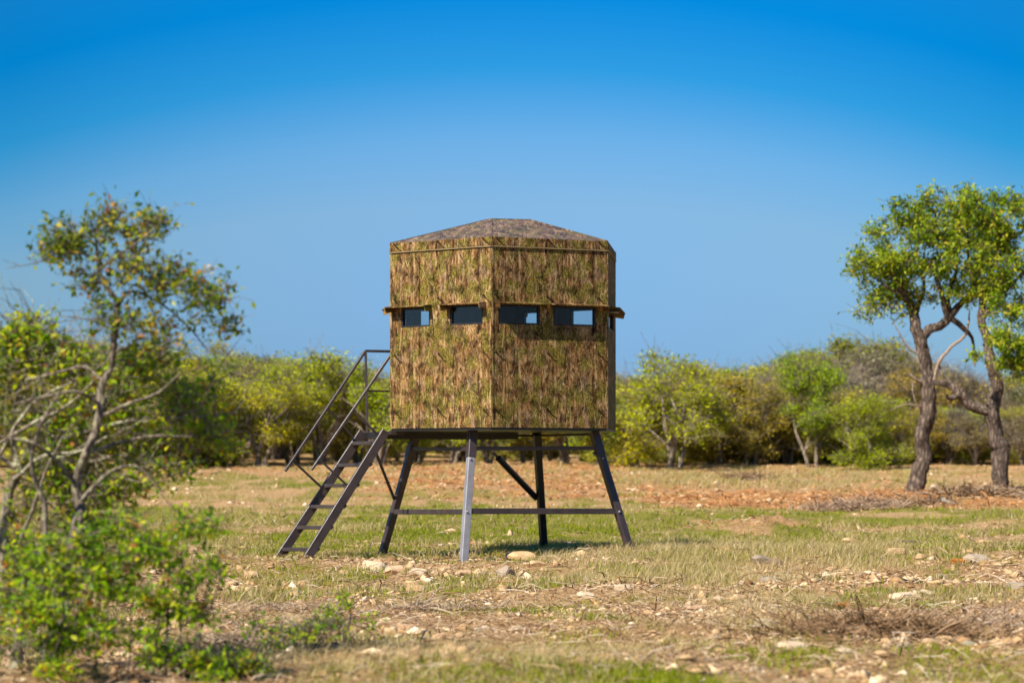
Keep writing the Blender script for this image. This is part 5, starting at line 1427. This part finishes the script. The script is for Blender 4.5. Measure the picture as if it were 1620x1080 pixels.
yb = G(685, 1015).y
branch('dead_stub', [[(692, 1018, yb, .009), (694, 1004, yb, .007), (693, 994, yb, .005)]], 'darkdead', 'taller dark stub standing right of its twin', 'stub', 'two dark stubs')
branch('dead_stub', [[(680, 1016, yb, .008), (681, 1006, yb, .006), (679, 998, yb, .004)]], 'darkdead', 'shorter dark stub standing left of its twin', 'stub', 'two dark stubs')
yc = G(700, 1022).y
branch('fallen_branch', [[(640, 1014, yc + .2, .006), (670, 1021, yc, .007), (705, 1025, yc, .006), (760, 1040, yc - .3, .003)]], 'palewood', 'thin pale fallen branch below the two dark stubs', 'branch')
yd = G(870, 1074).y
branch('fallen_branch', [[(800, 1083, yd - .1, .009), (840, 1076, yd, .010), (880, 1066, yd + .1, .009), (898, 1060, yd + .1, .005)]], 'palewood', 'pale fallen branch on the bottom edge in the middle', 'branch')
ye = G(1520, 800).y
branch('fallen_log', [[(1486, 789, ye, .05), (1500, 795, ye, .05), (1520, 800, ye, .035), (1548, 803, ye, .02)]], 'palewood', 'bleached log lying between the two oaks', 'log')
yf = G(930, 972).y
branch('fallen_branch', [[(930, 972, yf, .006), (980, 978, yf, .006), (1040, 980, yf, .005), (1090, 983, yf, .003)]], 'palewood', 'long pink-grey stick on the gravel right of centre', 'branch')
yg = G(1430, 859).y
branch('fallen_branch', [[(1405, 861, yg, .018), (1422, 857, yg, .022), (1440, 856, yg, .020), (1458, 859, yg, .010)]], 'bark', 'short dark brown log lying in the far grass', 'log')
yh = G(370, 1022).y
branch('dead_twig', [[(365, 1030, yh, .005), (372, 1000, yh, .004), (388, 960, yh, .003), (392, 952, yh, .002)], [(372, 1000, yh, .003), (400, 985, yh, .002), (425, 978, yh, .001)]], 'dead', 'bare upright twig left of the sapling', 'twig')
for k, (px, py) in enumerate(((1200, 803), (1260, 800))):
    pass

# flowers
m, t, b = new_mat('yellow_petals'); b.inputs['Base Color'].default_value = (0.85, 0.55, 0.02, 1); b.inputs['Roughness'].default_value = 0.6; M['petal'] = m
m, t, b = new_mat('orange_petals'); b.inputs['Base Color'].default_value = (0.80, 0.32, 0.01, 1); b.inputs['Roughness'].default_value = 0.6; M['petal2'] = m
m, t, b = new_mat('flower_stems'); b.inputs['Base Color'].default_value = (0.07, 0.13, 0.02, 1); M['stem'] = m
def flowers(px, py, n, w, h, mat, lab):
    g0 = G(px, py); kk = g0.y / FPX; root = empty('flowers', g0); root.name = 'flower_cluster'
    sm, pm = MB(), []
    Vs, Fs, off = [], [], 0
    for i in range(n):
        x = rgs.uniform(-w, w) * kk; y = rgs.uniform(-w, w) * kk; z = h * kk * rgs.uniform(.5, 1.0)
        sm.bar((x * .4, y * .4, -0.01), (x, y, z), 0.002, 0.002)
        for j in range(6):
            a = j * 1.047 + rgs.uniform(0, .4); L = .014
            c0 = np.array([x, y, z]); d = np.array([math.cos(a), math.sin(a), .35]) * L; s_ = np.array([-math.sin(a), math.cos(a), 0]) * L * .4
            Vs.append(np.stack([c0, c0 + d * .6 + s_, c0 + d, c0 + d * .6 - s_])); Fs.append(np.array([[0, 1, 2, 3]]) + off); off += 4
    sm.build('stem', M['stem'], root)
    link('blossom', np_mesh('blossom', np.vstack(Vs), [np.vstack(Fs)]), M[mat], root)
    tag(root, lab, 'flowers')
flowers(1332, 970, 26, 9, 18, 'petal2', 'cluster of orange flowers on the stony ground at right')
flowers(990, 918, 14, 12, 9, 'petal', 'small yellow flowers in the grass in front of the right leg')
flowers(1238, 1004, 9, 8, 10, 'petal', 'few yellow flowers behind the large pale slab')
